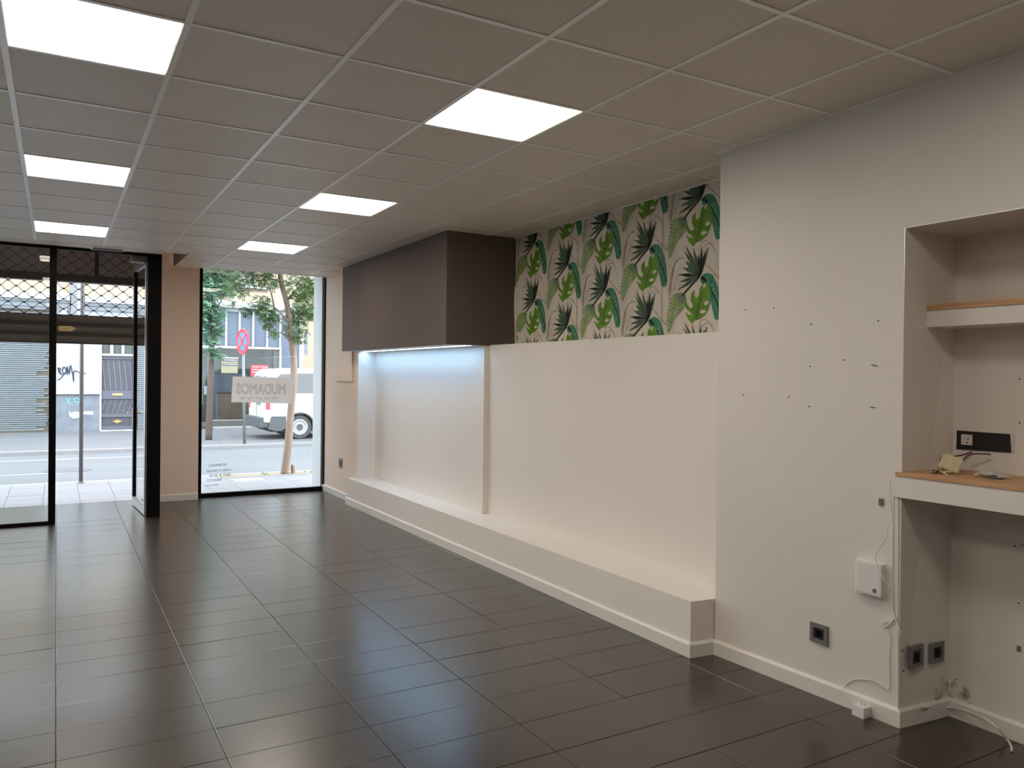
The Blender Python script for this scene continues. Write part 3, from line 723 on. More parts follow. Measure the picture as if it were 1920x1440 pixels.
bm = new(); extrude_poly(bm, [(wX(2.2, 1.0)-.008, 2.228, 1.062), (wX(2.2, 1.0)-.008, 2.197, 1.062), (wX(2.2, 0)-.006, 2.206, .088), (wX(2.2, 0)-.006, 2.237, .088)], (.014, 0, 0)); bmesh.ops.recalc_face_normals(bm, faces=bm.faces)
obj('upright_batten', bm, 'wall', wt)
# recessed box in niche back
jb = thing('recessed_box', 'long black open box recessed in the niche wall with one white insert', 'electrical box', (NB, 2.03, 1.27))
c0, c1, c2, c3 = atX(1795, 807, NB), atX(1894, 814, NB), atX(1897, 849, NB), atX(1794, 842, NB)
bm = new(); extrude_poly(bm, [c0+Vector((-.001, 0, 0)), c1+Vector((-.001, 0, 0)), c2+Vector((-.001, 0, 0)), c3+Vector((-.001, 0, 0))], (-.0035, 0, 0)); bmesh.ops.recalc_face_normals(bm, faces=bm.faces)
obj('box_opening', bm, 'dark', jb)
i0, i1 = atX(1805, 814, NB), atX(1825, 835, NB)
obj('white_insert', bx(NB-.014, NB-.003, i1.y, i0.y, i1.z, i0.z), 'paper', jb, bevel=.003)
for du, dv in ((1815, 823), (1813, 830)):
    c = atX(du, dv, NB-.015); obj('pin_hole', disc(new(), c, (1, 0, 0), .0035, .002, 10), 'dark', jb)
obj('box_rim', bx(NB-.005, NB-.001, c2.y-.010, c2.y-.0005, c2.z, c1.z+.004), 'paper', jb)
# things on the worktop
ZT = 1.178
random.seed(11)
sp = atZ(1789, 893, ZT)
b = bx(-.042, .042, -.018, .018, -.036, .036)
bmesh.ops.bevel(b, geom=list(b.edges), offset=.007, segments=2, affect='EDGES')
bmesh.ops.rotate(b, verts=b.verts, matrix=Matrix.Rotation(math.radians(-58), 3, 'Z') @ Matrix.Rotation(math.radians(20), 3, 'Y'))
for v in b.verts: v.co += Vector((random.uniform(-.0015, .0015), random.uniform(-.0015, .0015), random.uniform(-.0015, .0015)))
zmin = min(v.co.z for v in b.verts); bmesh.ops.translate(b, verts=b.verts, vec=(3.462, 2.040, ZT-zmin+.001))
obj('foam_block', b, 'sponge', None, 'cream foam block standing tilted on the oak worktop', 'foam block', loc=(3.462, 2.040, ZT+.001))
bm = new()
for k in range(16):
    c = Vector((3.425+random.uniform(-.02, .025), 2.075+random.uniform(-.035, .03), ZT+.004+random.uniform(0, .006)))
    d = Vector((random.uniform(-1, 1), random.uniform(-1, 1), random.uniform(-.1, .3))).normalized()*random.uniform(.008, .02)
    tube(bm, [c-d, c+d], random.uniform(.0022, .004), 6, k % 3)
obj('screw_pile', bm, ['steel', 'iron', 'brass'], None, 'small heap of loose screws beside the cream foam block', 'screws', kind='stuff')
X_ = 3.58
cable('purple_cable', 'dark purple cable curling from the black box down behind the foam block', [tuple(atX(1822, 847, NB-.02)), tuple(atX(1805, 853, NB-.05)), tuple(atX(1785, 856, X_)), tuple(atX(1768, 857, X_-.02)), tuple(atX(1763, 864, X_-.04)), (3.53, 2.115, 1.205), (3.50, 2.098, 1.19)], .004, 'purple')
cable('purple_cable', 'short dark purple cable end lying over to bare wire beside the black box', [(3.50, 2.04, 1.215), tuple(atX(1806, 862, 3.56)), tuple(atX(1815, 854, 3.60)), tuple(atX(1825, 851, 3.63)), tuple(atX(1845, 851, 3.655)), tuple(atX(1858, 852, 3.67))], .0038, 'purple')
# crumpled paper
bm = new(); n1, n2 = 9, 7; gg = []
cc = Vector((3.50, 1.88, ZT))
for i in range(n1):
    row = []
    for j in range(n2):
        u, v = i/(n1-1)-.5, j/(n2-1)-.5
        hgt = .030*max(0, 1-(2*u)**2)*max(0, 1-(1.6*v)**2)+random.uniform(0, .012)
        row.append(bm.verts.new((cc.x+.085*v+random.uniform(-.006, .006), cc.y+.12*u+random.uniform(-.006, .006), ZT+.001+hgt)))
    gg.append(row)
for i in range(n1-1):
    for j in range(n2-1): bm.faces.new((gg[i][j], gg[i+1][j], gg[i+1][j+1], gg[i][j+1]))
ge = bmesh.ops.solidify(bm, geom=list(bm.faces), thickness=.0008)
pb = obj('crumpled_wrapper', bm, 'white_plastic', None, 'crumpled white wrapper on the oak worktop near the niche back', 'wrapper')
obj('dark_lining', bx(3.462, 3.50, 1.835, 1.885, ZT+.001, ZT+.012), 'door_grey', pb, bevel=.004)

# paper sign on the display glass, read from the street
YG = 10.585
sgn = thing('paper_sign', 'white paper banner taped on the display window, outlined capitals seen mirrored', 'sign', (2.36, YG, 1.2))
c = [Vector((1.974, YG, 1.546)), Vector((2.762, YG, 1.532)), Vector((2.752, YG, 1.188)), Vector((1.958, YG, 1.212))]
bm = new(); extrude_poly(bm, c, (0, .0012, 0)); bmesh.ops.recalc_face_normals(bm, faces=bm.faces); obj('sheet', bm, 'thin_paper', sgn)
def mirror_text(txt, size, xc, zc, width, depth, mt, outline=0.0, y=YG-.0012, rot=-.012, sz=1.0):
    b = text_mesh(txt, size, outline)
    xs = [v.co.x for v in b.verts]; ys_ = [v.co.y for v in b.verts]
    k = width/(max(xs)-min(xs)); mx_, my_ = (max(xs)+min(xs))/2, (max(ys_)+min(ys_))/2
    kv = k*sz
    for v in b.verts:
        x, z = -(v.co.x-mx_)*k, (v.co.y-my_)*kv
        v.co = Vector((xc+x, y+v.co.z*.2, zc+z+x*rot))
    bmesh.ops.recalc_face_normals(b, faces=b.faces)
    return b
obj('lettering', mirror_text('MUDAMOS', .2, 2.335, 1.385, .63, 0, 'pencil', outline=.0026, sz=1.45), 'pencil', sgn)
bm = new(); random.seed(5)
x = 2.55
while x > 2.10:            # a line of small handwriting, too faint to read
    w_ = random.uniform(.05, .10)
    pts = [(x-w_*q/9, YG-.001, 1.262+random.uniform(-.014, .014)) for q in range(10)]
    tube(bm, pts, .0022, 4); x -= w_+random.uniform(.02, .05)
obj('small_handwriting', bm, 'pencil', sgn, kind='stuff')
hrs = thing('opening_hours', 'small black opening hours lettering low on the display glass, seen mirrored', 'lettering', (1.8, YG+.008, .2))
for txt, xc, zc, wd in (('HORARIO', 1.80, .405, .215), ('LUNES A VIERNES', 1.815, .335, .30), ('10:00 A 20:00', 1.83, .275, .26), ('SABADOS', 1.765, .215, .185), ('10:00 A 14:00', 1.735, .150, .16)):
    obj('text_line', mirror_text(txt, .05, xc, zc, wd, 0, 'ink', y=YG+.0095, rot=.03), 'ink', hrs)
# ============================================================ ROLLER GRILLE IN THE FACADE
YS = 10.76
gr = thing('roller_grille', 'half-raised metal roller grille over the doorway, wire lattice above solid slats', 'roller shutter', (-1.0, YS, 1.915))
bm = new(); PW, PA = .159, .0308
for k in range(15):
    z = 2.262+.031+PA*2*k; ph = math.pi*(k % 2)
    if z > 3.12: break
    pts = []; x = -3.0
    while x <= .995:
        pts.append((x, YS, z+PA*math.cos(2*math.pi*(x-.07)/PW+ph))); x += PW/12
    tube(bm, pts, .0034, 5, caps=False)
    n = int(4/PW)+1
    for q in range(n+1):
        xc = .07+PW*(q-n)+(PW/2 if k % 2 == 0 else 0)+PW*6
        if -3.0 < xc < .97: box(bm, xc-.011, xc+.011, YS-.008, YS+.008, z-PA-.009, z-PA+.009)
obj('wire_lattice', bm, 'iron', gr, kind='stuff')
def slat(z0, z1):
    h_ = z1-z0; pr = [(0, 0), (-.012, h_*.2), (-.014, h_*.5), (-.012, h_*.8), (0, h_)]
    b = new(); extrude_poly(b, [(-3.0, YS+a_, z0+c_) for a_, c_ in pr], (3.99, 0, 0)); bmesh.ops.recalc_face_normals(b, faces=b.faces); return b
for z0, z1 in ((2.175, 2.262), (2.055, 2.130), (1.935, 2.015)): obj('slat', slat(z0, z1), 'shutter', gr)
for z0, z1 in ((2.128, 2.177), (2.013, 2.057), (1.915, 1.937)): obj('slat_groove', bx(-3.0, .99, YS, YS+.006, z0, z1), 'shutter_dark', gr)
b = new(); lp = [(.030, 2.062), (.155, 2.062), (.175, 2.077), (.195, 2.085), (.195, 2.105), (.175, 2.112), (.155, 2.124), (.030, 2.124), (.018, 2.10), (.018, 2.08)]
extrude_poly(b, [(x, YS-.016, z) for x, z in lp], (0, -.004, 0)); bmesh.ops.recalc_face_normals(b, faces=b.faces); lk = obj('lock_plate', b, 'brass', gr)
obj('keyhole', disc(new(), (.10, YS-.021, 2.09), (0, 1, 0), .006, .002, 10), 'dark', lk)
obj('rivet', disc(new(), (.415, YS-.017, 1.975), (0, 1, 0), .011, .006, 12), 'iron', gr)
obj('guide_rail', bx(.965, 1.0, YS-.05, YS+.03, 0, 3.12), 'shop_frame', gr)
# fascia box and beam behind the lattice
sb = thing('sign_box', 'grey box fascia with a brown beam seen through the lattice over the doorway', 'fascia', (-1.0, 10.9, 2.64))
obj('fascia_panel', bx(-3.2, .40, 10.88, 11.0, 2.76, 3.12), 'signbox', sb); obj('fascia_panel', bx(.442, 1.0, 10.88, 11.0, 2.76, 3.12), 'signbox', sb)
obj('fascia_gap', bx(.40, .442, 10.93, 11.0, 2.76, 3.12), 'dark', sb)
obj('fascia_panel', bx(-3.2, 1.0, 10.875, 11.0, 2.735, 2.758), 'iron', sb); obj('beam', bx(-3.2, 1.0, 10.86, 11.0, 2.668, 2.733), 'iron', sb)

# ============================================================ STREET
bm = bx(-6, 14, 10.78, 13.0, -.12, -.034)
sw = S('sidewalk', bm, 'grout', loc=(0, 10.78, 0)); sw['label'] = 'paved near pavement outside the shop'
proto = None; rest = new()
for i in range(-15, 34):
    for j in range(6):
        x0 = -.13+.398*i; y0 = 10.785+.369*j
        if not (-1.3 < x0 < 4.6):
            box(rest, x0+.002, x0+.394, y0+.002, y0+.365, -.036, -.030); continue
        if 2.15 < x0+.2 < 3.75 and j == 5: continue
        if proto is None:
            b = bx(-.1965, .1965, -.182, .182, -.008, 0); o = obj('paving_slab', b, 'slab', sw, keep=True); proto = o
        else: o = D.objects.new('paving_slab', proto.data); COL.objects.link(o); o.parent = sw
        o.location = Vector((x0+.198, y0+.184, -.03+random.uniform(-.0005, .0005)))-wloc(sw)
obj('paving_field', rest, 'slab', sw, kind='stuff')
kb = S('kerb', bx(-6, 14, 13.002, 13.15, -.14, -.030), 'kerb', loc=(0, 13, -.14)); kb['label'] = 'pale kerb edge along the near pavement'
obj('kerb_joint', bx(.2, .206, 13.0, 13.152, -.03, -.0293), 'tar', kb)
rd = S('road', bx(-16, 30, 13.15, 18.45, -.3, -.10), 'road', loc=(0, 15, -.3)); rd['label'] = 'grey street surface between the two pavements'
obj('road_line', bx(-14, 1.6, 17.15, 17.32, -.10, -.0975), 'roadline', rd); obj('road_line', bx(-14, .3, 14.86, 15.0, -.10, -.0975), 'roadline', rd)
obj('gutter', bx(-16, 30, 18.15, 18.45, -.10, -.098), 'tar', rd)
mh = obj('manhole_cover', disc(new(), (.18, 15.3, -.0985), (0, 0, 1), .36, .012, 36), 'tar', None, 'dark round manhole cover set in the street surface', 'manhole cover')
fs = S('sidewalk', bx(-16, 30, 18.45, 24.2, -.3, -.045), 'road', loc=(0, 21, -.3)); fs['label'] = 'far pavement and parking strip below the facades opposite'
obj('kerb_edge', bx(-16, 30, 18.44, 18.62, -.11, -.040), 'kerb', fs)
obj('building_step', bx(3.9, 9, 23.3, 24.0, -.045, .03), 'kerb', fs)
pit = thing('tree_pit', 'sandy planting strip cut into the near pavement at the foot of the tree', 'planting strip', (2.95, 12.8, -.05))
obj('soil_bed', bx(2.16, 3.74, 12.64, 12.995, -.05, -.026), 'soil', pit)
obj('stone_edge', bx(2.14, 3.76, 12.60, 12.64, -.05, -.024), 'kerb', pit)
bm = new()
for k in range(60):
    c = Vector((random.choice((random.uniform(2.2, 2.4), random.uniform(2.85, 2.95), random.uniform(3.45, 3.7))), random.uniform(12.66, 12.97), -.026))
    tube(bm, [c, c+Vector((random.uniform(-.02, .02), random.uniform(-.02, .02), random.uniform(.01, .035)))], [.004, .001], 4)
obj('weeds', bm, 'leaf', pit, kind='stuff')
obj('utility_cover', bx(2.33, 2.74, 12.12, 12.46, -.030, -.0255), 'plaster_white', None, 'bright white rectangular cover set in the pavement before the planting strip', 'utility cover')
bm = new(); tube(bm, [(3.345, 12.8, -.05), (3.34, 12.8, .03), (3.335, 12.8, .095), (3.32, 12.8, .115)], [.038, .034, .030, .012], 10)
obj('tree_stump', bm, 'bark', None, 'short reddish stub standing beside the leaning tree trunk', 'stump')
# tall pole at the kerb
pp = thing('street_pole', 'tall plain grey-brown post at the kerb in front of the graffitied wall', 'pole', (.317, 12.9, -.03))
obj('pole_tube', tube(new(), [(.317, 12.9, -.03), (.317, 12.9, 4.2)], .027, 16), 'pole_brown', pp, smooth=True)
obj('pole_foot', tube(new(), [(.317, 12.9, -.03), (.317, 12.9, .0)], [.05, .032], 16), 'pole_brown', pp)

# no stopping sign
sg = thing('road_sign', 'round red and blue no stopping sign on a thin grey pole across the street', 'road sign', (3.77, 18.75, -.04))
obj('sign_pole', tube(new(), [(3.775, 18.78, -.04), (3.75, 18.78, 1.2), (3.72, 18.78, 2.62)], .032, 14), 'pole', sg, smooth=True)
ang = math.radians(-33); sc = Vector((3.705, 18.72, 2.315)); nrm = Vector((-math.sin(math.radians(73)), -math.cos(math.radians(73)), 0)).normalized()
e1 = Vector((-nrm.y, nrm.x, 0))
if e1.x < 0: e1 = -e1
e2 = Vector((0, 0, 1))
pl_ = obj('sign_plate', disc(new(), sc, nrm, .285, .012, 40), 'red', sg)
obj('blue_field', disc(new(), sc+nrm*.008, nrm, .205, .004, 40), 'blue', pl_)
for a_ in (45, 135):
    d_ = e1*math.cos(math.radians(a_))+e2*math.sin(math.radians(a_)); w_ = (e2*math.cos(math.radians(a_))-e1*math.sin(math.radians(a_)))*.030
    b = new(); extrude_poly(b, [sc+nrm*.012+d_*.215+w_, sc+nrm*.012-d_*.215+w_, sc+nrm*.012-d_*.215-w_, sc+nrm*.012+d_*.215-w_], nrm*.002); obj('cross_bar', b, 'red', pl_)
obj('sign_rim', tube(new(), [sc+nrm*.006+(e1*math.cos(t_)+e2*math.sin(t_))*.283 for t_ in [2*math.pi*k/40 for k in range(41)]], .008, 6, caps=False), 'red', pl_)

# trees
def tree(name, label, path, radii, crown, nleaf, lm, branches, size, bk_='bark'):
    t_ = thing(name, label, 'tree', path[0])
    obj('trunk', tube(new(), smooth_path(path, 5), [radii[0]+(radii[1]-radii[0])*k/(5*(len(path)-1)) for k in range(5*(len(path)-1)+1)], 12), bk_, t_, smooth=True)
    tips = []
    for st, en in branches:
        st, en = Vector(st), Vector(en); mid = (st+en)/2+Vector((0, 0, .08))
        pts = smooth_path([st, mid, en], 4)
        obj('branch', tube(new(), pts, [.020-.015*k/(len(pts)-1) for k in range(len(pts))], 6), bk_, t_, smooth=True)
        tips.append((st, en))
    bm = new()
    for _ in range(nleaf):
        c, rr = random.choices(crown, weights=[q[1]**2 for q in crown])[0]
        while True:
            d = Vector((random.uniform(-1, 1), random.uniform(-1, 1), random.uniform(-1, 1)))
            if d.length < 1: break
        # small pinnate sprays: a row of leaflets along a drooping stalk
        p = Vector(c)+Vector((d.x, d.y*1.0, d.z*.85))*rr
        ax = Vector((random.uniform(-1, 1), random.uniform(-1, 1), random.uniform(-.7, .2))).normalized()
        sd = ax.cross(Vector((0, 0, 1))).normalized(); nrm_ = (ax.cross(sd)+Vector((random.uniform(-.4, .4),)*3)).normalized()
        for q in range(5):
            for s_ in (1, -1):
                o_ = p+ax*(size*.55*q); l_ = size*random.uniform(.8, 1.1)
                dd = (ax*.5+sd*s_).normalized(); ww = dd.cross(nrm_).normalized()*l_*.24
                try: bm.faces.new([bm.verts.new(o_), bm.verts.new(o_+dd*l_*.5+ww), bm.verts.new(o_+dd*l_), bm.verts.new(o_+dd*l_*.5-ww)])
                except ValueError: pass
    obj('foliage', bm, lm, t_, kind='stuff')
random.seed(21)
TY = 12.78
tree('street_tree', 'slender leaning street tree with green foliage close outside the display window',
     [(3.20, TY, -.05), (3.255, TY, .45), (3.285, TY, .9), (3.335, TY, 1.6), (3.30, TY, 2.1), (3.262, TY, 2.46), (3.19, TY, 2.8), (3.107, TY, 3.13), (3.04, TY, 3.9)], (.068, .035),
     [((3.35, TY, 2.32), .20), ((3.42, TY+.1, 2.55), .24), ((3.50, TY-.1, 2.75), .24), ((3.40, TY, 3.0), .26), ((3.62, TY, 2.60), .13), ((3.60, TY+.1, 3.05), .2), ((3.0, TY+.1, 2.50), .17), ((2.86, TY, 2.58), .18), ((2.78, TY-.1, 2.72), .15), ((2.95, TY+.1, 2.38), .12), ((3.0, TY, 2.24), .09), ((2.62, TY+.1, 2.60), .12), ((2.92, TY, 3.08), .18), ((2.62, TY+.1, 3.1), .20), ((2.36, TY, 3.0), .17), ((2.5, TY-.1, 2.85), .10), ((2.35, TY, 2.68), .08), ((3.42, TY-.1, 2.15), .10), ((2.8, TY, 3.4), .35), ((3.3, TY, 3.5), .4), ((2.3, TY, 3.4), .3)],
     4200, 'leaf', [((3.27, TY, 2.40), (2.75, TY-.1, 2.72)), ((3.29, TY, 2.2), (3.02, TY, 2.42)), ((3.20, TY, 2.75), (3.55, TY, 3.02)), ((3.28, TY, 2.3), (3.55, TY+.1, 2.62)), ((3.12, TY, 3.05), (2.45, TY, 3.08)), ((3.02, TY, 2.60), (2.9, TY, 3.0)), ((3.31, TY, 2.05), (3.0, TY, 2.25))], .034)
T2 = 20.2
tree('street_tree', 'pale green tree across the street at the side edge of the display window',
     [(3.22, T2, -.05), (3.24, T2, 1.0), (3.28, T2, 2.2), (3.30, T2, 4.4)], (.085, .05),
     [((3.15, T2, 2.75), .32), ((3.05, T2, 3.15), .36), ((3.35, T2, 3.1), .28), ((3.1, T2, 3.6), .4), ((3.5, T2, 3.7), .35), ((3.15, T2, 4.1), .45), ((3.45, T2, 2.65), .14), ((3.22, T2-.2, 2.12), .15), ((3.42, T2-.2, 2.06), .13), ((3.65, T2, 4.2), .4), ((3.3, T2, 2.45), .2)],
     3000, 'leaf_pale', [((3.27, T2, 2.0), (3.5, T2-.2, 2.2)), ((3.28, T2, 2.5), (3.0, T2, 3.0)), ((3.29, T2, 2.8), (3.6, T2, 3.6))], .058, 'bark_dark')

# ============================================================ FACADES OPPOSITE
YF = 24.2
def fb(name, x0, x1, z0, z1, mt, parent, d=0.0, t=.12, **k):
    """block on the far facade; d: how far its face stands out from the facade line"""
    return obj(name, bx(x0, x1, YF-d, YF-d+t+max(d, 0), z0, z1), mt, parent, **k)
fa = thing('townhouse', 'pale plastered building opposite with steel shutter, graffiti and dark double door', 'building', (0, YF, -.05))
fb('wall', -9, 3.5, 3.25, 7, 'plaster_cream', fa, 0, .4)
fb('wall', -.13, 1.03, 1.03, 3.25, 'plaster_blue', fa, 0, .4)
fb('wall', -.13, 1.03, -.05, .93, 'plaster_low', fa, .01, .4)
fb('wall', 1.88, 3.5, -.05, 3.25, 'plaster_blue', fa, 0, .4)
fb('wall', 1.03, 1.88, 2.42, 3.25, 'plaster_blue', fa, 0, .4)
fb('dado_moulding', -.13, 1.03, .965, 1.03, 'plaster_white', fa, .06); fb('dado_moulding', -.13, 1.03, .925, .965, 'door_frame', fa, .02)
fb('cornice', -9, .30, 3.47, 3.66, 'plaster_white', fa, .18); fb('cornice', .66, 3.5, 3.45, 3.62, 'plaster_white', fa, .18)
fb('cornice_band', -9, .30, 3.40, 3.47, 'pole', fa, .12); fb('cornice_band', -9, .30, 3.28, 3.40, 'roll_steel', fa, .08); fb('cornice_band', -9, .30, 3.20, 3.28, 'pole', fa, .05)
fb('cornice_band', .66, 3.5, 3.36, 3.45, 'pole', fa, .12); fb('cornice_band', .66, 3.5, 3.24, 3.36, 'roll_steel', fa, .08)
fb('pilaster', .33, .48, 3.0, 7, 'roll_steel', fa, .10); fb('pilaster', .48, .64, 3.0, 7, 'plaster_white', fa, .06)
fb('wall_lamp', .12, .24, 3.05, 3.24, 'plaster_white', fa, .15)
# steel roll shutter
rs = fb('roll_shutter', -4.6, -.15, -.05, 3.2, 'rust', fa, -.06, .1)
bm = new(); random.seed(9); z = .0
while z < 3.1:
    e = -.15-(random.choice((0, .03, .07, .12, .30)) if z < 2.1 else 0)
    extrude_poly(bm, [(-4.5, YF+.055, z), (-4.5, YF+.03, z+.014), (-4.5, YF+.03, z+.042), (-4.5, YF+.055, z+.052)], (e+4.5, 0, 0)); z += .056
bmesh.ops.recalc_face_normals(bm, faces=bm.faces)
obj('shutter_slats', bm, 'roll_steel', rs, kind='stuff')
# old double door
dd_ = fb('street_door', 1.075, 1.86, -.03, 2.02, 'door_grey', fa, -.05, .1)
fb('door_surround', 1.03, 1.075, -.05, 2.42, 'plaster_white', fa, .02); fb('door_surround', 1.86, 1.90, -.05, 2.42, 'plaster_white', fa, .02); fb('door_surround', 1.03, 1.90, 2.02, 2.075, 'plaster_white', fa, .04)
for x0, x1 in ((1.075, 1.28), (1.355, 1.56), (1.63, 1.86)):
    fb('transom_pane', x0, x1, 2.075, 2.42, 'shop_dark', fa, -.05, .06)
for x0, x1 in ((1.28, 1.355), (1.56, 1.63)): fb('transom_bar', x0, x1, 2.075, 2.42, 'plaster_white', fa, 0, .1)
for z0, z1 in ((1.93, 2.02), (.83, 1.06), (.33, .42), (-.03, .08)): obj('door_rail', bx(1.075, 1.86, YF+.02, YF+.06, z0, z1), 'door_frame', dd_)
for k in range(6):
    x = 1.12+.135*k
    for (a_, za, b_, zb) in ((x-.03, 1.9, x+.05, 1.08), (x+.05, .80, x-.05, .44)):
        obj('door_bead', tube(new(), [(a_, YF+.045, za), (b_, YF+.045, zb)], .009, 5), 'roll_steel', dd_)
obj('brass_plate', bx(1.34, 1.60, YF+.005, YF+.03, .92, .985), 'brass', dd_, bevel=.01)
bm = new(); extrude_poly(bm, [(1.34, YF+.045, .21), (1.42, YF+.045, .24), (1.47, YF+.045, .265), (1.52, YF+.045, .24), (1.60, YF+.045, .21), (1.52, YF+.045, .18), (1.47, YF+.045, .155), (1.42, YF+.045, .18)], (0, -.02, 0)); bmesh.ops.recalc_face_normals(bm, faces=bm.faces)
obj('brass_plate', bm, 'brass', dd_)
# graffiti
def pxl(L_, r, mt, nm='graffiti'):
    obj(nm, tube(new(), smooth_path([atY(u, v, YF-.012) for u, v in L_], 3), r, 5), mt, fa)
for L_ in ([(108, 689), (112, 701), (110, 690), (114, 692), (112, 696), (116, 703)], [(117, 690), (121, 688), (124, 695), (120, 702), (117, 695), (119, 690)], [(126, 703), (126, 686), (130, 702), (132, 684), (136, 700), (138, 716), (138, 700), (141, 695), (150, 699), (161, 700)], [(107, 712), (113, 710), (121, 700), (123, 697)]): pxl(L_, .013, 'ink')
for L_ in ([(123, 746), (128, 752), (131, 758)], [(131, 747), (126, 756)], [(137, 750), (144, 747), (150, 751), (145, 755), (139, 752), (149, 757)]): pxl(L_, .014, 'cyan')
bm = new(); extrude_poly(bm, [atY(u, v, YF-.012) for u, v in ((129, 771), (135, 774), (140, 771), (148, 773), (160, 771), (176, 771), (174, 778), (158, 777), (148, 783), (137, 785), (130, 780))], (0, -.004, 0)); bmesh.ops.recalc_face_normals(bm, faces=bm.faces)
obj('paint_patch', bm, 'plaster_blue', fa)

# shop opposite the display window
fo = thing('shop_building', 'building opposite with dark glazed shop and blue-grey panels above it', 'building', (5.0, YF, -.05))
fb('wall', 6.48, 14, -.05, 7, 'plaster_cream', fo, 0, .4); fb('wall', 3.5, 6.48, 3.6, 7, 'plaster_cream', fo, 0, .4)
fb('wall', 5.92, 6.47, -.05, 3.35, 'blue_panel', fo, .02, .3)
for k in range(7):
    x0 = 3.52+.39*k; fb('fascia_panel', x0, min(x0+.385, 5.87), 2.385, 3.44, 'blue_panel', fo, .0, .2)
for x in (3.53, 3.92, 4.31, 4.69, 5.08, 5.49, 5.88): fb('mullion', x-.028, x+.028, 2.36, 3.44, 'plaster_white', fo, .05)
fb('mullion', 6.46, 6.50, -.05, 3.35, 'plaster_white', fo, .05); fb('mullion', 5.86, 5.92, -.05, 2.36, 'plaster_white', fo, .05)
fb('lintel', 3.5, 5.92, 2.315, 2.385, 'plaster_white', fo, .07); fb('lintel', 3.5, 6.5, 3.40, 3.46, 'plaster_white', fo, .07)
fb('cornice', 3.5, 6.5, 3.50, 3.68, 'plaster_white', fo, .25); fb('cornice', 3.5, 6.9, 3.46, 3.50, 'roll_steel', fo, .15)
fb('brick_band', 6.80, 14, 3.33, 3.45, 'red', fo, .03).data.materials[0] = mat('terracotta', (0.42, .20, .15), .8)
fb('ledge', 3.5, 5.5, 4.05, 4.10, 'counter', fo, .05); fb('cornice', 3.5, 5.45, 4.12, 4.18, 'plaster_white', fo, .12)
for x0, x1 in ((3.95, 4.20), (4.85, 5.10)):
    w_ = fb('upper_window', x0-.06, x1+.06, 4.22, 4.60, 'plaster_white', fo, .04); fb('window_glass', x0, (x0+x1)/2-.02, 4.27, 4.55, 'shop_dark', w_, .05, .02); fb('window_glass', (x0+x1)/2+.02, x1, 4.27, 4.55, 'shop_dark', w_, .05, .02)
fb('downpipe', 6.95, 7.02, 3.5, 7, 'plaster_white', fo, .12)
fb('wall_stain', 6.62, 6.72, 2.2, 2.9, 'plaster_low', fo, .004); fb('wall_stain', 6.50, 6.60, 1.8, 2.8, 'beige', fo, .004)
# glazed front, set back, with a real shop space behind
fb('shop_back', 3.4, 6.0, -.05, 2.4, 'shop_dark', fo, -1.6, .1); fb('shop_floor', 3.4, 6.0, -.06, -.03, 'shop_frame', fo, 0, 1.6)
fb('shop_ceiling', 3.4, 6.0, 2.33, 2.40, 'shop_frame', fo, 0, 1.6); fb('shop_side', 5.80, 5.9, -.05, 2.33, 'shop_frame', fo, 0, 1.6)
for x0, x1 in ((3.42, 3.52), (3.82, 3.92), (5.68, 5.86)): fb('shop_stile', x0, x1, -.05, 2.315, 'shop_frame', fo, .01, .08)
fb('shop_rail', 3.92, 5.7, .02, .19, 'shop_frame', fo, 0, .06); fb('shop_rail', 3.5, 3.82, .02, .16, 'shop_frame', fo, 0, .06); fb('shop_rail', 3.92, 5.7, .19, .205, 'plaster_white', fo, 0, .06)
fb('shop_pane', 3.5, 5.7, .2, 2.315, 'glass', fo, -.03, .008)
fb('door_pull', 3.74, 3.83, .95, 1.20, 'pole', fo, .05)
fb('counter', 4.14, 5.2, -.03, .96, 'counter', fo, -.35, .3)
fb('blue_curtain', 3.95, 4.12, .2, 1.5, 'blue_panel', fo, -.3, .05); fb('blue_curtain', 4.12, 5.6, 1.0, 1.55, 'blue_panel', fo, -.8, .05)
fb('door_light', 3.60, 3.66, 1.75, 1.90, 'plaster_white', fo, .03, .02)
nt_ = fb('window_notice', 4.19, 4.65, 1.585, 2.04, 'notice', fo, .015, .01)
fb('notice_frame', 4.17, 4.67, 2.02, 2.05, 'plaster_white', nt_, .03, .01); fb('notice_bar', 4.22, 4.62, 1.93, 2.00, 'shop_frame', nt_, .022, .006); fb('notice_bar', 4.22, 4.62, 1.80, 1.875, 'shop_frame', nt_, .022, .006)
for zc, L_ in ((1.965, ((4.25, 4.33), (4.37, 4.59))), (1.84, ((4.25, 4.32), (4.35, 4.60)))):
    for x0, x1 in L_:
        b = new(); x = x0
        while x < x1: box(b, x, x+.016, YF-.03, YF-.026, zc-.018, zc+.018); x += .026
        obj('notice_text', b, 'plaster_white', nt_)
rp = fb('red_poster', 5.02, 5.54, 1.50, 1.84, 'red', fo, .015, .01)
for zc in (1.78, 1.70, 1.62):
    b = new(); x = 5.06
    while x < 5.50: box(b, x, x+.028, YF-.03, YF-.026, zc-.018, zc+.02); x += random.choice((.04, .04, .07))
    obj('poster_text', b, 'plaster_white', rp)

# ============================================================ VAN
random.seed(2)
vn = thing('van', 'white van parked facing away along the far side of the street', 'van', (6.8, 20.5, -.05))
VX, Y0, Y1 = 4.40, 19.62, 21.35
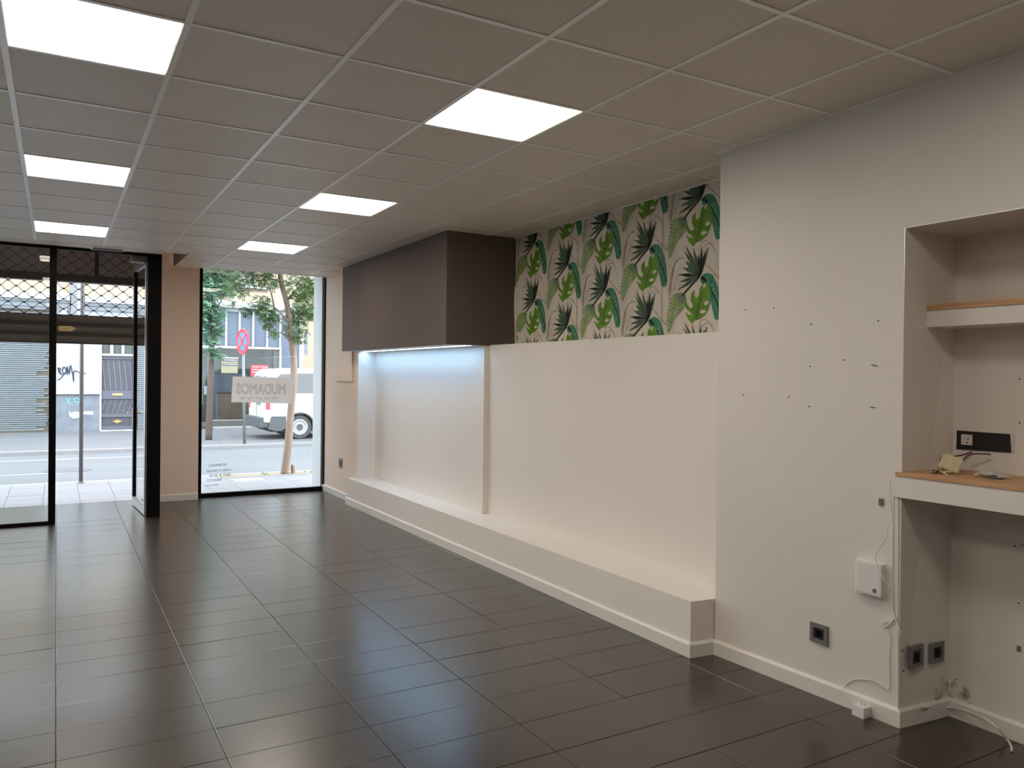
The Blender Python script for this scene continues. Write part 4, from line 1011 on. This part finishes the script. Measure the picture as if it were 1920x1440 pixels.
# side outline (x, z) of the closed lower body and roof
side = [(0.0, .40), (0.0, 1.02), (.03, 1.12), (.10, 1.50), (.16, 1.63), (.30, 1.715), (.9, 1.735), (3.0, 1.72), (3.45, 1.62), (3.95, 1.20), (4.65, 1.02), (4.75, .80), (4.78, .25), (4.62, .22)]
def arch(cx, r=.375, n=12): return [(cx+r*math.cos(math.pi*k/n), .24+r*math.sin(math.pi*k/n)) for k in range(n+1)]
bot = [(4.45, .20)]+[p for p in arch(3.95)]+[(1.35, .17)]+[p for p in arch(.885)]+[(.45, .20), (.30, .36)]
poly = side+bot
bm = new(); tum = lambda z: max(0, (z-1.08))*.16
A = [bm.verts.new((VX+x, Y0+tum(z), z)) for x, z in poly]; B = [bm.verts.new((VX+x, Y1-tum(z), z)) for x, z in poly]
n = len(poly)
for tr in tessellate_polygon([[Vector((x, z, 0)) for x, z in poly]]):
    bm.faces.new([A[i] for i in tr]); bm.faces.new([B[i] for i in reversed(tr)])
for i in range(n): bm.faces.new((A[i], A[(i+1) % n], B[(i+1) % n], B[i]))
bmesh.ops.recalc_face_normals(bm, faces=bm.faces)
vb = obj('van_body', bm, 'carwhite', vn)
def onside(pts, name, mt, par, out=.006, th=.01):
    b = new(); extrude_poly(b, [(VX+x, Y0+tum(z)-out, z) for x, z in pts], (0, th, 0)); bmesh.ops.recalc_face_normals(b, faces=b.faces); return obj(name, b, mt, par)
onside([(.33, 1.50), (.40, 1.57), (.80, 1.60), (1.55, 1.605), (1.55, 1.10), (.38, 1.10)], 'side_window', 'carglass', vb)
onside([(1.62, 1.605), (2.75, 1.60), (2.75, 1.10), (1.62, 1.10)], 'side_window', 'carglass', vb)
onside([(2.85, 1.60), (3.3, 1.55), (3.75, 1.12), (2.85, 1.10)], 'side_window', 'carglass', vb)
onside([(.30, .995), (4.6, .995), (4.6, 1.003), (.30, 1.003)], 'body_line', 'cargrey', vb, .003, .006)
onside([(2.82, .30), (2.828, .30), (2.828, 1.6), (2.82, 1.6)], 'door_gap', 'cargrey', vb, .003, .006)
onside([(.04, .70), (.04, .88), (.145, .89), (.145, .70)], 'tail_light', 'red', vb, .012, .02)
onside([(.045, .89), (.145, .90), (.145, 1.0), (.05, 1.0)], 'tail_light_cap', 'white_plastic', vb, .008, .02)
onside([(.16, .50), (.20, .535), (.54, .535), (.52, .30), (.45, .18), (.30, .17), (.10, .22)], 'rear_cladding', 'cargrey', vb, .012, .03)
onside([(1.28, .17), (1.28, .30), (3.56, .30), (3.56, .17)], 'sill', 'cargrey', vb, .008, .03)
# wheel-arch lips
for cx in (.885, 3.95):
    pts = [(VX+cx+.372*math.cos(math.pi*k/14), Y0-.004, .24+.372*math.sin(math.pi*k/14)) for k in range(15)]
    obj('wheel_arch', tube(new(), pts, .022, 6), 'cargrey', vb)
    obj('wheel_well', bx(VX+cx-.33, VX+cx+.33, Y0+.25, Y0+.30, .05, .56), 'dark', vb)
# rear face
obj('rear_bumper', bx(VX-.10, VX+.14, Y0+.03, Y1-.03, .26, .50), 'cargrey', vb, bevel=.03)
obj('bumper_step', bx(VX-.12, VX+.0, Y0+.2, Y1-.2, .24, .33), 'cargrey', vb, bevel=.02)
b = new(); extrude_poly(b, [(VX+.035, Y0+.20, 1.13), (VX+.035, Y1-.20, 1.13), (VX+.115, Y1-.26, 1.52), (VX+.115, Y0+.26, 1.52)], (-.012, 0, 0)); bmesh.ops.recalc_face_normals(b, faces=b.faces); obj('rear_window', b, 'carglass', vb)
obj('rear_window_pillar', bx(VX+.0, VX+.08, (Y0+Y1)/2-.03, (Y0+Y1)/2+.03, .5, 1.5), 'carwhite', vb)
obj('number_plate', bx(VX-.012, VX+.0, Y0+.42, Y0+.80, .80, .93), 'pole', vb)
obj('tail_light', bx(VX-.012, VX+.03, Y1-.16, Y1-.02, .70, .95), 'red', vb)
obj('van_underside', bx(VX+.2, VX+4.5, Y0+.15, Y1-.15, .14, .24), 'dark', vb)
wh = None
for cx, yy in ((.885, Y0+.02), (3.95, Y0+.02), (.885, Y1-.22), (3.95, Y1-.22)):
    c = Vector((VX+cx, yy, .255)); 
    if wh is None:
        b = new(); ring = []
        prof = [(.19, 0), (.285, .0), (.302, .03), (.302, .17), (.285, .20), (.19, .20)]
        for k in range(36):
            a_ = 2*math.pi*k/36; ring.append([b.verts.new((r_*math.cos(a_), y_, r_*math.sin(a_))) for r_, y_ in prof])
        for k in range(36):
            for q in range(len(prof)): b.faces.new((ring[k][q], ring[(k+1) % 36][q], ring[(k+1) % 36][(q+1) % len(prof)], ring[k][(q+1) % len(prof)]))
        bmesh.ops.recalc_face_normals(b, faces=b.faces)
        tyre = obj('wheel', b, 'tyre', vn, keep=True); tyre.location = c-wloc(vn)
        b = new(); ring = []
        prof = [(.195, .0), (.18, -.006), (.165, .03), (.12, .035), (.105, .005), (.085, .0), (.085, .05), (.195, .06)]
        for k in range(36):
            a_ = 2*math.pi*k/36; ring.append([b.verts.new((r_*math.cos(a_), y_, r_*math.sin(a_))) for r_, y_ in prof])
        for k in range(36):
            for q in range(len(prof)): b.faces.new((ring[k][q], ring[(k+1) % 36][q], ring[(k+1) % 36][(q+1) % len(prof)], ring[k][(q+1) % len(prof)]))
        bmesh.ops.recalc_face_normals(b, faces=b.faces); rim = obj('wheel_rim', b, 'rim', tyre, keep=True)
        hub = obj('wheel_hub', disc(new(), (0, .02, 0), (0, 1, 0), .088, .04, 24), 'cargrey', tyre, keep=True)
        b = new()
        for k in range(16):
            a_ = 2*math.pi*k/16; disc(b, (.142*math.cos(a_), .029, .142*math.sin(a_)), (0, 1, 0), .013, .006, 8)
        slots = obj('rim_slots', b, 'dark', tyre, keep=True); wh = tyre
        for q in (rim, hub, slots): q.location = (0, 0, 0)
    else:
        o = wh.copy(); COL.objects.link(o); o.parent = vn; o.location = c-wloc(vn)
        for ch in list(wh.children):
            d = ch.copy(); COL.objects.link(d); d.parent = o
        if yy > Y0+1:
            o.rotation_euler = (0, 0, math.pi); o.location.y += .2
